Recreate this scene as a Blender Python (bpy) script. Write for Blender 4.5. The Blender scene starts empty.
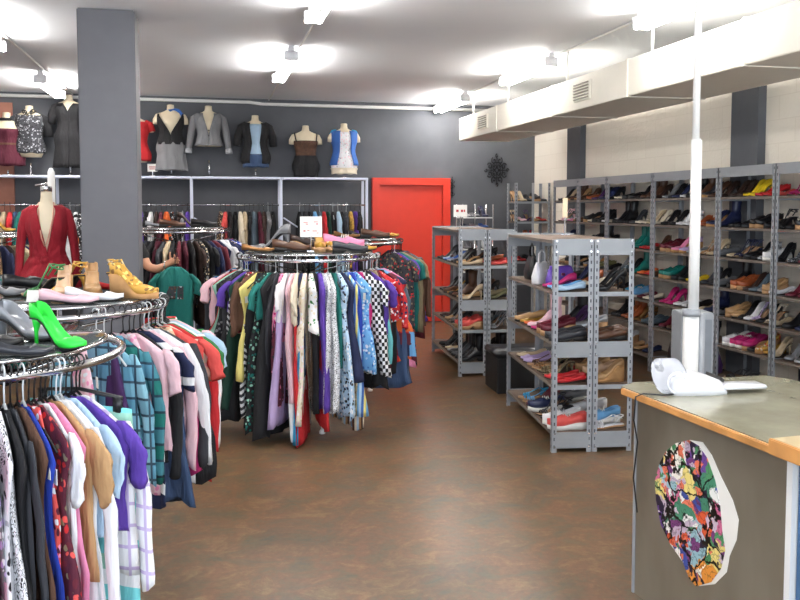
import bpy, bmesh, math, random
from mathutils import Vector, Matrix
PI = math.pi
S = bpy.context.scene
COL = S.collection
rnd = random.Random(7)
def R(d): return math.radians(d)

# ------------------------------------------------------------------ materials
def lin(c):
    return tuple(((v/255.0)/12.92 if v/255.0 <= 0.04045 else ((v/255.0+0.055)/1.055)**2.4) for v in c) + (1.0,)
PAL = dict(tealblue=(92,150,176), inkblue=(26,36,58), paleteal=(140,190,208), black=(24,24,28), charcoal=(55,56,62), grey=(125,126,130), slate=(84,100,112), silver=(175,178,184), white=(235,235,238),
  cream=(232,220,198), beige=(205,184,152), tan=(190,150,105), brown=(92,62,46), darkbrown=(56,38,32), rust=(160,82,45), orange=(222,104,48),
  red=(196,36,42), coral=(226,84,78), burgundy=(98,26,42), maroon=(84,24,44), magenta=(186,34,110), pink=(232,140,178), palepink=(240,198,208), lilac=(190,168,214),
  purple=(92,60,160), plum=(72,40,92), indigo=(50,48,110), navy=(34,42,78), royalblue=(34,62,170), blue=(58,104,180), skyblue=(110,170,220), paleblue=(180,208,232),
  turquoise=(34,150,200), teal=(22,112,104), aqua=(120,210,215), green=(58,130,72), darkgreen=(22,62,50), mint=(150,200,180), lime=(50,225,70), olive=(110,108,72),
  khaki=(140,128,98), yellow=(232,200,40), paleyellow=(232,218,130), gold=(204,158,70), bronze=(140,100,58), nude=(222,184,150), denim=(62,84,120), skin=(206,150,118), mannequin=(226,212,184))
MC = {}
class NT:
    def __init__(s, name):
        s.m = bpy.data.materials.new(name); s.m.use_nodes = True
        s.t = s.m.node_tree; s.b = s.t.nodes['Principled BSDF']
    def n(s, typ, **kw):
        q = s.t.nodes.new(typ)
        for k, v in kw.items(): setattr(q, k, v)
        return q
    def l(s, a, b): s.t.links.new(a, b)
    def co(s, scale=(1,1,1), kind='Object', rot=(0,0,0)):
        tc = s.n('ShaderNodeTexCoord'); mp = s.n('ShaderNodeMapping')
        mp.inputs['Scale'].default_value = scale; mp.inputs['Rotation'].default_value = rot
        s.l(tc.outputs[kind], mp.inputs['Vector']); return mp.outputs['Vector']
    def ramp(s, fac, stops, const=False):
        r = s.n('ShaderNodeValToRGB'); e = r.color_ramp.elements
        if const: r.color_ramp.interpolation = 'CONSTANT'
        while len(e) < len(stops): e.new(0.5)
        for i, (p, c) in enumerate(stops): e[i].position = p; e[i].color = c
        s.l(fac, r.inputs['Fac']); return r.outputs['Color']
    def math(s, op, a, b=0.0):
        q = s.n('ShaderNodeMath', operation=op)
        for i, v in enumerate((a, b)):
            if isinstance(v, (int, float)): q.inputs[i].default_value = v
            else: s.l(v, q.inputs[i])
        return q.outputs[0]
    def mix(s, f, a, b):
        q = s.n('ShaderNodeMix', data_type='RGBA')
        for i, v in ((0, f), (6, a), (7, b)):
            if isinstance(v, (int, float, tuple)): q.inputs[i].default_value = v
            else: s.l(v, q.inputs[i])
        return q.outputs[2]
    def bump(s, h, st=0.2, d=0.01):
        b = s.n('ShaderNodeBump'); b.inputs['Strength'].default_value = st; b.inputs['Distance'].default_value = d
        s.l(h, b.inputs['Height']); s.l(b.outputs['Normal'], s.b.inputs['Normal'])
    def base(s, c):
        if isinstance(c, tuple): s.b.inputs['Base Color'].default_value = c
        else: s.l(c, s.b.inputs['Base Color'])
def noise(N, vec, scale, detail=3, rough=0.5, dist=0.0):
    q = N.n('ShaderNodeTexNoise'); q.inputs['Scale'].default_value = scale; q.inputs['Detail'].default_value = detail
    q.inputs['Roughness'].default_value = rough; q.inputs['Distortion'].default_value = dist
    N.l(vec, q.inputs['Vector']); return q
def plain(name, rgb, rough=0.5, metal=0.0, emit=0.0, coat=0.0, var=0.06):
    if name in MC: return MC[name]
    N = NT(name); c = lin(rgb)
    if emit:
        N.base(c); N.b.inputs['Emission Color'].default_value = c; N.b.inputs['Emission Strength'].default_value = emit
    elif var:
        nz = noise(N, N.co(), 9.0)
        d = tuple(max(0, v*(1-var*2)) for v in c[:3]) + (1,); e = tuple(min(1, v*(1+var)) for v in c[:3]) + (1,)
        N.base(N.ramp(nz.outputs['Fac'], [(0.3, d), (0.7, e)]))
    else: N.base(c)
    N.b.inputs['Roughness'].default_value = rough; N.b.inputs['Metallic'].default_value = metal
    N.b.inputs['Coat Weight'].default_value = coat
    MC[name] = N.m; return N.m
def P(c): return PAL[c] if isinstance(c, str) else c
def cloth(spec):
    """spec: 'red' or 'floral:red:white:green' / 'stripeh' / 'stripev' / 'plaid' / 'check' / 'leopard' / 'chevron' / 'paisley' / 'dots' / 'blocks'"""
    key = 'cloth ' + spec
    if key in MC: return MC[key]
    a = spec.split(':'); N = NT(key)
    N.b.inputs['Roughness'].default_value = 0.85
    if len(a) == 1:
        c = lin(P(a[0])); nz = noise(N, N.co((1,1,0.3)), 6.0)
        d = tuple(v*0.86 for v in c[:3]) + (1,)
        N.base(N.ramp(nz.outputs['Fac'], [(0.35, d), (0.65, c)]))
        f = noise(N, N.co((1,1,.22)), 15.0, 3, .6, .4); N.bump(f.outputs['Fac'], 0.8, 0.03)
    else:
        p = a[0]; cs = [lin(P(x)) for x in a[1:]]
        vec = N.co()
        if p in ('floral', 'leopard', 'dots', 'paisley', 'blocks'):
            v = N.n('ShaderNodeTexVoronoi'); v.inputs['Scale'].default_value = {'floral':44,'leopard':52,'dots':60,'paisley':30,'blocks':11}[p]
            if p == 'blocks': v.distance = 'CHEBYCHEV'; v.inputs['Randomness'].default_value = 0.35
            dn = noise(N, vec, 14.0); ad = N.n('ShaderNodeVectorMath', operation='MULTIPLY_ADD')
            N.l(dn.outputs['Color'], ad.inputs[0]); k = 0.0 if p in ('dots', 'blocks') else 0.04
            ad.inputs[1].default_value = (k, k, k); N.l(vec, ad.inputs[2]); N.l(ad.outputs[0], v.inputs['Vector'])
            if p in ('leopard', 'dots'):
                N.base(N.ramp(v.outputs['Distance'], [(0, cs[1]), (0.42, cs[1]), (0.46, cs[0])], True) if p == 'dots' else N.ramp(v.outputs['Distance'], [(0, cs[1]), (0.22, cs[1]), (0.26, cs[0]), (0.52, cs[1]), (0.6, cs[0])], True))
            else:
                st = [(i/len(cs)+0.001*(i > 0), c) for i, c in enumerate(cs)]
                sp = N.n('ShaderNodeSeparateColor'); N.l(v.outputs['Color'], sp.inputs[0])
                cc = N.ramp(sp.outputs[0], st, True)
                if p == 'blocks': N.base(cc)
                else:
                    g = N.ramp(v.outputs['Distance'], [(0, (1,1,1,1)), (0.42, (1,1,1,1)), (0.5, (0,0,0,1))])
                    N.base(N.mix(g, cs[0], cc))
        elif p == 'marble':
            nz = noise(N, vec, 16.0, 3, 0.6, 1.5)
            N.base(N.ramp(nz.outputs['Fac'], [(0.3+0.4*i/len(cs), c) for i, c in enumerate(cs)], True))
        else:
            s = N.n('ShaderNodeSeparateXYZ'); N.l(vec, s.inputs[0])
            xy = N.math('ADD', s.outputs[0], N.math('MULTIPLY', s.outputs[1], 0.9))
            def saw(src, freq): return N.math('FRACT', N.math('ADD', N.math('MULTIPLY', src, freq), 50.0))
            if p == 'stripeh': N.base(N.ramp(saw(s.outputs[2], 7.0), [(i/len(cs), c) for i, c in enumerate(cs)], True))
            if p == 'stripev': N.base(N.ramp(saw(xy, 11.0), [(i/len(cs), c) for i, c in enumerate(cs)], True))
            if p == 'check':
                u = N.math('GREATER_THAN', saw(xy, 19.0), 0.5); w = N.math('GREATER_THAN', saw(s.outputs[2], 19.0), 0.5)
                N.base(N.mix(N.math('ABSOLUTE', N.math('SUBTRACT', u, w)), cs[0], cs[1]))
            if p == 'chevron':
                z = N.math('PINGPONG', N.math('MULTIPLY', N.math('ADD', xy, 5.0), 1.0), 0.03)
                N.base(N.ramp(saw(N.math('ADD', s.outputs[2], z), 22.0), [(0, cs[0]), (0.5, cs[1])], True))
            if p == 'plaid':
                u = N.math('GREATER_THAN', saw(xy, 15.0), 0.84); w = N.math('GREATER_THAN', saw(s.outputs[2], 15.0), 0.84)
                u2 = N.math('GREATER_THAN', saw(xy, 7.5), 0.5); w2 = N.math('GREATER_THAN', saw(s.outputs[2], 7.5), 0.5)
                q = N.mix(N.math('MULTIPLY', N.math('ADD', u2, w2), 0.5), cs[0], cs[2] if len(cs) > 2 else cs[0])
                N.base(N.mix(N.math('MULTIPLY', N.math('MAXIMUM', u, w), 0.85), q, cs[1]))
        f = noise(N, N.co((1,1,.22)), 15.0, 3, .6, .4); N.bump(f.outputs['Fac'], 0.6, 0.025)
    MC[key] = N.m; return N.m
def leather(c, shine=0.35):
    return plain('leather %s' % c, P(c), shine if c not in ('gold','silver','bronze') else 0.3, 0.0 if c not in ('gold','silver','bronze') else 0.55)

M_chrome = plain('chrome', (205,205,208), 0.16, 1.0, var=0.02)
M_steel = plain('galvanised steel', (158,162,168), 0.5, 0.15, var=0.05)
M_plate = plain('grey painted steel', (150,155,160), 0.45, 0.1, var=0.03)
M_board = plain('shelf board', (112,92,78), 0.7, var=0.12)
M_white = plain('white paint', (236,236,234), 0.5, var=0.015)
M_blackpl = plain('black plastic', (22,22,24), 0.35)
M_clearpl = plain('clear hanger plastic', (200,205,208), 0.2)
M_soleb = plain('black rubber', (28,26,26), 0.7)
M_solet = plain('tan sole', (176,136,96), 0.6)
M_solew = plain('white rubber', (228,226,220), 0.6)
M_insole = plain('insole', (150,118,90), 0.7)
M_cork = plain('cork', (186,140,90), 0.8, var=0.2)
M_skin = plain('skin', PAL['skin'], 0.5, var=0.04)
M_mann = plain('mannequin cream', PAL['mannequin'], 0.45, var=0.02)
M_paper = plain('white card', (240,238,232), 0.6, var=0.01)
M_ink = plain('ink', (70,50,50), 0.7)
M_redink = plain('red ink', (190,60,70), 0.7)

# ------------------------------------------------------------------ mesh helpers
def obj(name, bm, mat, parent=None, smooth=True, loc=None, rot=None, mods=None):
    if isinstance(bm, bpy.types.Mesh): me = bm
    else:
        me = bpy.data.meshes.new(name); bm.normal_update(); bm.to_mesh(me); bm.free()
    for m in (mat if isinstance(mat, (list, tuple)) else [mat]):
        if not isinstance(bm, bpy.types.Mesh): me.materials.append(m)
    if smooth: me.shade_smooth()
    o = bpy.data.objects.new(name, me); COL.objects.link(o)
    if parent: o.parent = parent
    if loc: o.location = loc
    if rot: o.rotation_euler = rot
    return o
def tag(o, label=None, cat=None, group=None, kind=None):
    if label: o['label'] = label
    if cat: o['category'] = cat
    if group: o['group'] = group
    if kind: o['kind'] = kind
    return o
def thing(name, label, cat, loc=(0,0,0), rz=0, group=None):
    o = bpy.data.objects.new(name, None); COL.objects.link(o); o.empty_display_size = 0.1
    o.location = loc; o.rotation_euler = (0, 0, rz)
    return tag(o, label, cat, group)
PEND = []          # things whose label needs an ordinal among look-alikes
def pend(o, desc, place, key, cat, group): PEND.append((o, desc, place, key, cat, group))
def BM(): return bmesh.new()
def box(bm, c, s, rot=None, bev=0.0):
    r = bmesh.ops.create_cube(bm, size=1.0); vs = r['verts']
    bmesh.ops.scale(bm, vec=s, verts=vs)
    if bev:
        es = list({e for v in vs for e in v.link_edges})
        rr = bmesh.ops.bevel(bm, geom=es, offset=bev, segments=2, affect='EDGES'); vs = list({v for f in rr['faces'] for v in f.verts} | {v for v in vs if v.is_valid})
    if rot is not None: bmesh.ops.rotate(bm, cent=(0,0,0), matrix=rot, verts=vs)
    bmesh.ops.translate(bm, vec=c, verts=vs); return vs
def rings(bm, rs, closed=True, cap=True, closeloop=False):
    """rs: list of point rings (lists of Vector), joins them with quads"""
    V = [[bm.verts.new(p) for p in r] for r in rs]; n = len(V[0])
    for i in range(len(V) - (0 if closeloop else 1)):
        a, b = V[i], V[(i+1) % len(V)]
        for j in range(n if closed else n-1):
            k = (j+1) % n
            try: bm.faces.new((a[j], a[k], b[k], b[j]))
            except ValueError: pass
    if cap and closed and not closeloop:
        bm.faces.new(list(reversed(V[0]))); bm.faces.new(V[-1])
    return V
def tube(bm, path, rad, n=8, closed=False, cap=True):
    pts = [Vector(p) for p in path]; rs = []; m = len(pts); up = Vector((0,0,1)); prev = None
    for i, p in enumerate(pts):
        if closed: t = pts[(i+1) % m] - pts[i-1]
        else: t = pts[min(i+1, m-1)] - pts[max(i-1, 0)]
        t.normalize()
        if prev is None:
            a = up if abs(t.dot(up)) < 0.95 else Vector((1,0,0)); x = t.cross(a).normalized()
        else:
            x = prev - t*prev.dot(t)
            x = x.normalized() if x.length > 1e-6 else t.orthogonal().normalized()
        prev = x; y = t.cross(x); r = rad[i] if isinstance(rad, (list, tuple)) else rad
        rs.append([p + (x*math.cos(2*PI*j/n) + y*math.sin(2*PI*j/n))*r for j in range(n)])
    rings(bm, rs, True, cap, closed); return bm
def lathe(bm, prof, n=20, c=(0,0,0), sy=1.0):
    rings(bm, [[Vector((c[0]+r*math.cos(2*PI*j/n), c[1]+sy*r*math.sin(2*PI*j/n), c[2]+z)) for j in range(n)] for r, z in prof]); return bm
def circ(r, n=48, z=0, c=(0,0)): return [(c[0]+r*math.cos(2*PI*i/n), c[1]+r*math.sin(2*PI*i/n), z) for i in range(n)]
def loft(bm, rows, n=24, a0=0.0, a1=None, cap=True):
    """rows (z, rx, ry, cx, cy, power)"""
    rs = []
    for row in rows:
        z, rx, ry = row[:3]; cx = row[3] if len(row) > 3 else 0; cy = row[4] if len(row) > 4 else 0
        rs.append([Vector((cx+rx*math.cos(2*PI*j/n), cy+ry*math.sin(2*PI*j/n), z)) for j in range(n)])
    rings(bm, rs, cap=cap); return bm
def slab(bm, pts, z0, z1):
    b = [bm.verts.new((x, y, z0)) for x, y in pts]; t = [bm.verts.new((x, y, z1)) for x, y in pts]; n = len(pts)
    bm.faces.new(list(reversed(b))); bm.faces.new(t)
    for i in range(n): bm.faces.new((b[i], b[(i+1) % n], t[(i+1) % n], t[i]))
def fix(bm): bmesh.ops.recalc_face_normals(bm, faces=bm.faces); return bm

# ------------------------------------------------------------------ the room
XL, XR, Y0, YB, ZC = -4.6, 4.75, -2.2, 11.587, 3.13
def wallmat():
    N = NT('grey wall paint'); nz = noise(N, N.co(), 5.0)
    N.base(N.ramp(nz.outputs['Fac'], [(0.3, lin((92,94,99))), (0.7, lin((97,99,104)))])); N.b.inputs['Roughness'].default_value = 0.85; N.b.inputs['Specular IOR Level'].default_value = .25
    f = noise(N, N.co(), 90.0); N.bump(f.outputs['Fac'], 0.08, 0.004); return N.m
M_wall = wallmat()
M_column = plain('column grey paint', (97,98,104), 0.6, var=0.02)
def ceilmat():
    N = NT('ceiling paint'); nz = noise(N, N.co(), 1.3)
    N.base(N.ramp(nz.outputs['Fac'], [(0.3, lin((236,240,247))), (0.7, lin((240,244,250)))])); N.b.inputs['Roughness'].default_value = 0.75; return N.m
def brickmat():
    N = NT('cream painted block'); b = N.n('ShaderNodeTexBrick')
    b.inputs['Scale'].default_value = 1.0; b.inputs['Brick Width'].default_value = 0.4; b.inputs['Row Height'].default_value = 0.2
    b.inputs['Mortar Size'].default_value = 0.006; b.inputs['Mortar Smooth'].default_value = 0.6
    c = lin((238,231,218)); b.inputs['Color1'].default_value = c; b.inputs['Color2'].default_value = lin((235,227,214)); b.inputs['Mortar'].default_value = lin((228,220,206))
    tc = N.n('ShaderNodeTexCoord'); s = N.n('ShaderNodeSeparateXYZ'); q = N.n('ShaderNodeCombineXYZ')
    N.l(tc.outputs['Object'], s.inputs[0]); N.l(s.outputs[1], q.inputs[0]); N.l(s.outputs[2], q.inputs[1]); N.l(q.outputs[0], b.inputs['Vector'])
    N.base(b.outputs['Color']); N.b.inputs['Roughness'].default_value = 0.8
    f = noise(N, N.co(), 35.0, 5); N.bump(f.outputs['Fac'], 0.5, 0.01); return N.m
def floormat():
    N = NT('stained concrete floor')
    v = N.co(kind='Object'); a = noise(N, N.co((1.0,1.3,1)), 1.7, 7, 0.7, 0.8); b = noise(N, N.co((0.9,1.2,1)), 5.0, 8, 0.78, 0.6); c = noise(N, v, 30.0, 5, 0.75)
    c1 = N.ramp(a.outputs['Fac'], [(0.32, lin((62,66,58))), (0.45, lin((94,84,60))), (0.54, lin((114,84,58))), (0.66, lin((104,90,60)))])
    c2 = N.ramp(b.outputs['Fac'], [(0.34, lin((46,56,54))), (0.44, lin((92,80,56))), (0.52, lin((116,76,54))), (0.64, lin((146,124,86)))])
    m = N.mix(0.55, c1, c2)
    c3 = N.ramp(c.outputs['Fac'], [(0.3, (0.62,0.62,0.62,1)), (0.7, (1.15,1.15,1.15,1))])
    q = N.n('ShaderNodeMix', data_type='RGBA', blend_type='MULTIPLY'); q.inputs[0].default_value = 0.7
    N.l(m, q.inputs[6]); N.l(c3, q.inputs[7]); N.base(q.outputs[2])
    N.l(N.ramp(b.outputs['Fac'], [(0.3, (0.34,)*3+(1,)), (0.7, (0.5,)*3+(1,))]), N.b.inputs['Roughness'])
    N.b.inputs['Coat Weight'].default_value = 0.08; N.b.inputs['Coat Roughness'].default_value = 0.2
    N.bump(b.outputs['Fac'], 0.03, 0.01); return N.m
M_brick = brickmat()
def struct(name, bm, m, smooth=False, **k): return tag(obj(name, fix(bm), m, smooth=smooth), kind='structure', **k)
T = 0.15
b = BM(); box(b, ((XL+XR)/2, (Y0+YB)/2, -0.05), (XR-XL+2*T, YB-Y0+2*T, 0.1)); struct('floor', b, floormat())
b = BM(); box(b, ((XL+XR)/2, (Y0+YB)/2, ZC+0.05), (XR-XL+2*T, YB-Y0+2*T, 0.1)); struct('ceiling', b, ceilmat())
b = BM(); box(b, ((XL+XR)/2, YB+T/2, ZC/2), (XR-XL+2*T, T, ZC)); struct('wall_back', b, M_wall)
b = BM(); box(b, (XL-T/2, (Y0+YB)/2, ZC/2), (T, YB-Y0, ZC)); struct('wall_left', b, M_white)
b = BM(); box(b, (XR+T/2, (Y0+YB)/2, ZC/2), (T, YB-Y0, ZC)); struct('wall_right', b, M_brick)
# shop-front wall behind the viewer, with two wide windows
b = BM()
for (x0, x1, z0, z1) in ((XL, XR, 0, 0.35), (XL, XR, 2.85, ZC), (XL, XL+.5, .35, 2.85), (XR-.5, XR, .35, 2.85), (-0.1, .25, .35, 2.85)):
    box(b, ((x0+x1)/2, Y0-T/2, (z0+z1)/2), (x1-x0, T, z1-z0))
struct('wall_front', b, M_wall)
for i, (x0, x1) in enumerate(((XL+.5, -0.1), (.25, XR-.5))):
    b = BM()
    for x in (x0+.025, (x0+x1)/2, x1-.025): box(b, (x, Y0-.05, 1.6), (.05, .06, 2.5))
    for z in (.375, 2.825): box(b, ((x0+x1)/2, Y0-.05, z), (x1-x0, .06, .05))
    struct('window_%d' % (i+1), b, M_white)
# dark pilasters on the right wall
for i, (ya, yb) in enumerate(((9.89, 10.28), (6.37, 6.75), (2.9, 3.3))):
    b = BM(); box(b, (XR-.04, (ya+yb)/2, ZC/2), (.08, yb-ya, ZC-.002)); struct('trim_%d' % (i+1), b, M_wall)
# brown red strip at the far left of the back wall
b = BM(); box(b, (-3.3, YB-.02, 1.5), (1.85, .04, 2.98)); struct('trim_4', b, plain('terracotta paint', (168,112,92), 0.6))
# square column
b = BM(); box(b, (-0.70, 6.83, ZC/2), (.41, .42, ZC-.004), bev=.008); struct('trim_5', b, M_column)
# conduit along the top of the back wall
b = BM(); tube(b, [(XL+.05, YB-.03, ZC-.05), (0.6, YB-.03, ZC-.05), (0.78, YB-.03, ZC-.07), (XR-.15, YB-.03, ZC-.07)], .022, 8); struct('trim_6', b, M_white, True)
# red door
M_red = plain('red door paint', (208,54,34), 0.42, var=0.02)
b = BM(); xa, xb, zt = 2.29, 3.43, 2.075
for x in (xa+.055, xb-.055): box(b, (x, YB-.045, zt/2), (.11, .09, zt), bev=.004)
box(b, ((xa+xb)/2, YB-.045, zt-.05), (xb-xa-.2, .0898, .1), bev=.004)
df = struct('door_1', b, M_red)
b = BM(); box(b, ((xa+xb)/2, YB-.008, 1.0), (xb-xa-.22, .016, 1.975)); obj('door_leaf', fix(b), M_red, df, False)
b = BM(); tube(b, [(xa+.17, YB-.016, 1.0), (xa+.17, YB-.06, 1.0), (xa+.27, YB-.06, 1.0)], .009, 8); obj('door_handle', b, M_red, df)

# ------------------------------------------------------------------ duct on the right
DX0, DX1, DY1, DZ0, DZ1 = 3.33, 4.03, 10.78, 2.55, 2.845
M_duct = plain('duct cream paint', (232,228,216), 0.5, var=0.01)
dt = thing('air_duct', 'long cream boxed air duct hung below ceiling above shoe shelves', 'duct')
b = BM(); box(b, ((DX0+DX1)/2, (DY1+Y0)/2, (DZ0+DZ1)/2), (DX1-DX0, DY1-Y0-.02, DZ1-DZ0), bev=.006); obj('duct_body', b, M_duct, dt, False)
for y in (9.3, 7.7, 6.2, 4.7, 3.2):
    b = BM(); box(b, ((DX0+DX1)/2, y, (DZ0+DZ1)/2), (DX1-DX0+.012, .03, DZ1-DZ0+.012)); obj('seam', b, M_duct, dt, False)
for y in (10.3, 9.05, 7.45, 5.9, 3.9):
    b = BM(); tube(b, [(DX0+.05, y, DZ1), (DX0+.05, y, ZC)], .012, 6); obj('hanger_rod', b, M_white, dt)
M_slot = plain('vent shadow gap', (150,146,132), 0.6)
for y in (9.75, 7.0):
    v = BM(); box(v, (DX0-.012, y, 2.70), (.02, .34, .17), bev=.003); g = obj('vent', v, M_duct, dt, False)
    b = BM()
    for k in range(6): box(b, (DX0-.026, y, 2.635+.026*k), (.012, .30, .008), Matrix.Rotation(.5, 3, 'Y'))
    obj('louvre', b, M_slot, g, False)

# ------------------------------------------------------------------ lights
M_tube = plain('lit tube', (255,250,243), 0.4, emit=43.0)
M_fix = plain('fixture white', (225,225,228), 0.4)
FIX = [(0.79, 7.15), (0.79, 4.3), (0.79, 1.4), (-1.72, 9.75), (-1.72, 6.6), (-1.72, 3.4), (3.24, 10.2), (3.24, 7.5), (3.24, 4.55), (3.24, 1.5)]
FL = {(0.79,7.15): 'double tube ceiling light in the centre, farther one', (0.79,4.3): 'double tube ceiling light at the top edge, centre row', (-1.72,9.75): 'tube ceiling light left of the grey column',
 (-1.72,6.6): 'tube ceiling light beyond the upper left edge', (3.24,10.2): 'tube ceiling light beside the far end of the air duct', (3.24,7.5): 'tube ceiling light beside middle of the air duct', (3.24,4.55): 'bright tube ceiling light crossing the white pole near the top',
 (0.79,1.4): 'tube ceiling light overhead, centre row, nearest the shop window', (-1.72,3.4): 'tube ceiling light overhead in the left row', (3.24,1.5): 'tube ceiling light overhead above the counter'}
for (x, y) in FIX:
    y1 = y+1.3 if x != .79 or y < 6 else y+1.45
    y0 = y
    if (x, y) == (.79, 7.15): y0, y1 = 7.75, 9.15
    if (x, y) == (.79, 4.3): y0, y1 = 4.85, 6.2
    t = thing('ceiling_light', FL[(x, y)], 'light', (x, (y0+y1)/2, ZC), 0, 'fluorescent tube lights on the ceiling'); L = (y1-y0)/2
    b = BM(); box(b, (0, 0, -.03), (.06, 2*L, .06), bev=.006); obj('batten', b, M_fix, t, False)
    for sx in (-.045, .045):
        b = BM(); tube(b, [(sx, -L+.03, -.115), (sx, L-.03, -.115)], .018, 10); obj('lamp_tube', b, M_tube, t)
    for sy in (-1, 1):
        b = BM(); box(b, (0, sy*(L-.015), -.085), (.13, .03, .09), bev=.005); obj('end_cap', b, M_fix, t, False)
for x, lab in ((0.79, 'thin white conduit running along centre row of ceiling lights'), (-1.72, 'thin white conduit running along left row of ceiling lights'), (3.24, 'thin white conduit running along right row of ceiling lights')):
    ys = sorted((a[1] for a in FIX if a[0] == x)); b = BM(); tube(b, [(x+.075, Y0+.1, ZC-.012), (x+.075, YB-.06, ZC-.012)], .011, 6)
    tag(obj('conduit', b, M_white), lab, 'conduit')

# ------------------------------------------------------------------ garments
# local frame: x points outward from the rail, z = 0 at the rail, y across the garment's thin side
def half_width(kind, t, w):   # t 0 at the neck, 1 at the hem
    return w
def garment_body(kind, L, w, th, sd, xin=0.0):
    """closed, pleated fabric shell hanging from a hanger; thicker outside than inside"""
    rg = random.Random(sd); nz, m = 22, 17; p1, p2, p3 = rg.uniform(0, 6), rg.uniform(0, 6), rg.uniform(0, 6)
    flare = {'dress': .05, 'skirt': .07, 'shirt': .0, 'tank': .01, 'pants': -.02, 'coat': .01}.get(kind, 0)
    z0 = -.10 if kind not in ('skirt', 'pants') else -.13
    bm = BM(); rs = []; am = {'dress': 1.0, 'skirt': 1.3}.get(kind, .6)
    for i in range(nz+1):
        t = i/nz; z = z0-(L+z0)*t if False else z0+(-L-z0)*t
        d = z0-z
        if kind in ('skirt', 'pants'): hw = w*.85+flare*t
        elif kind in ('tank', 'slip'): hw = (.075+(w*.62-.075)*min(1, d/.12)) if d < .12 else w*.62+(w*.86-w*.62)*min(1, (d-.12)/.16); hw += flare*t
        else:
            hw = .05+(w-.05)*min(1.0, (d/.10))**.85 if d < .10 else w+.0*t
            if kind == 'dress': hw = hw if d < .10 else w*(1-.2*math.sin(min(1, (d-.10)/.35)*PI))+flare*t*t*1.4
            elif kind == 'shirt': hw = hw if d < .10 else w*(.94+.03*math.sin(d*9+p1))
        tk = th*(.5+.5*min(1, d/.12))*(1+.15*t*am)
        pts = []; hz = .012*math.sin(t*3+p2)*t
        for side in (1, -1):
            for j in range(m):
                u = -1+2*j/(m-1); u = u*side*-1 if side == 1 else u*-side*-1
                u = (1-2*j/(m-1)) if side == 1 else (-1+2*j/(m-1))
                prof = (1-abs(u)**3.5)**.5 if abs(u) < 1 else 0
                tx = tk*(1+.55*u)
                rip = math.sin(u*8.5+p1+1.2*math.sin(t*4+p2))*.6+math.sin(u*17+p3+t)*.42
                cy = am*.62*th*(.25+t**.6)*rip*(.8+.4*u)
                y = side*tx*prof*.5+cy
                x = u*hw+am*.009*math.sin(9*t+p3+u*2)*min(1, d*6)+.002*math.sin(31*t+p1)*min(1, d*6)
                pts.append(Vector((x, y, z+hz+((am*.016*math.sin(u*9+p2)+.02*u*math.sin(p1)) if i == nz else 0))))
        # remove duplicates at the two rims
        rs.append(pts[:-1][:m]+pts[m+1:-1])
    rings(bm, rs); return fix(bm)
def sleeve(L, w, th, sd, side=1, long=False, puff=False):
    rg = random.Random(sd+5); bm = BM(); n = 10; rs = []; a = rg.uniform(-.02, .05); tx = rg.uniform(-.012, .012)
    r0 = th*.5
    for i in range(13):
        t = i/12; z = -.172-(L)*t+.012*(1-t)**2; x = side*(w-.035+.055*min(1, t*2.5)+a*.35*t); y = tx*t*2
        rx = (.033 if not puff else .05*math.sin(PI*(.15+.8*t))+.01)*(1-.25*t*(1 if long else 0))*(.75+.25*min(1, t*4)); ry = r0*(1.05-.2*t)*(.8 if i == 0 else 1)
        if i == 0: rx *= .6; ry *= .6
        q = lambda j: 1+.16*math.sin(2*PI*j/n*3+t*7+sd)+.10*math.sin(2*PI*j/n*2-t*19+sd)
        rs.append([Vector((x+rx*q(j)*math.cos(2*PI*j/n), y+ry*q(j)*math.sin(2*PI*j/n)+.002*math.sin(z*30+sd), z+.014*math.cos(2*PI*j/n+sd)*(1 if i == 12 else 0))) for j in range(n)])
    rings(bm, rs); return fix(bm)
def hanger_bm(w=.2, clips=False):
    bm = BM()
    hook = [(.0, 0, -.045)]+[(.018*math.cos(a), 0, .004+.018*math.sin(a)) for a in [R(v) for v in (-60, -20, 20, 60, 100, 140, 175)]]
    tube(bm, [(0,0,-.085)]+hook, .0028, 6)
    if clips:
        tube(bm, [(-w*.8,0,-.1), (0,0,-.085), (w*.8,0,-.1)], .006, 6)
        for s in (-1, 1): box(bm, (s*w*.72, 0, -.12), (.03, .014, .05), bev=.003)
    else: tube(bm, [(-w*.88,0,-.205), (-w*.5,0,-.158), (0,0,-.088), (w*.5,0,-.158), (w*.88,0,-.205)], .0045, 6)
    return bm
HM = {}
def hanger_mesh(clips, mat):
    k = (clips, mat.name)
    if k not in HM:
        b = hanger_bm(.2, clips); me = bpy.data.meshes.new('hanger'); b.to_mesh(me); b.free(); me.materials.append(mat); me.shade_smooth(); HM[k] = me
    return HM[k]
KN = {'dress': 'hanging_dress', 'shirt': 'hanging_shirt', 'tank': 'tank_top', 'skirt': 'hanging_skirt', 'pants': 'hanging_trousers', 'coat': 'hanging_jacket', 'slip': 'tank_top'}
KC = {'dress': 'dress', 'shirt': 'shirt', 'tank': 'top', 'skirt': 'skirt', 'pants': 'trousers', 'coat': 'jacket', 'slip': 'top'}
gseed = [100]
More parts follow.
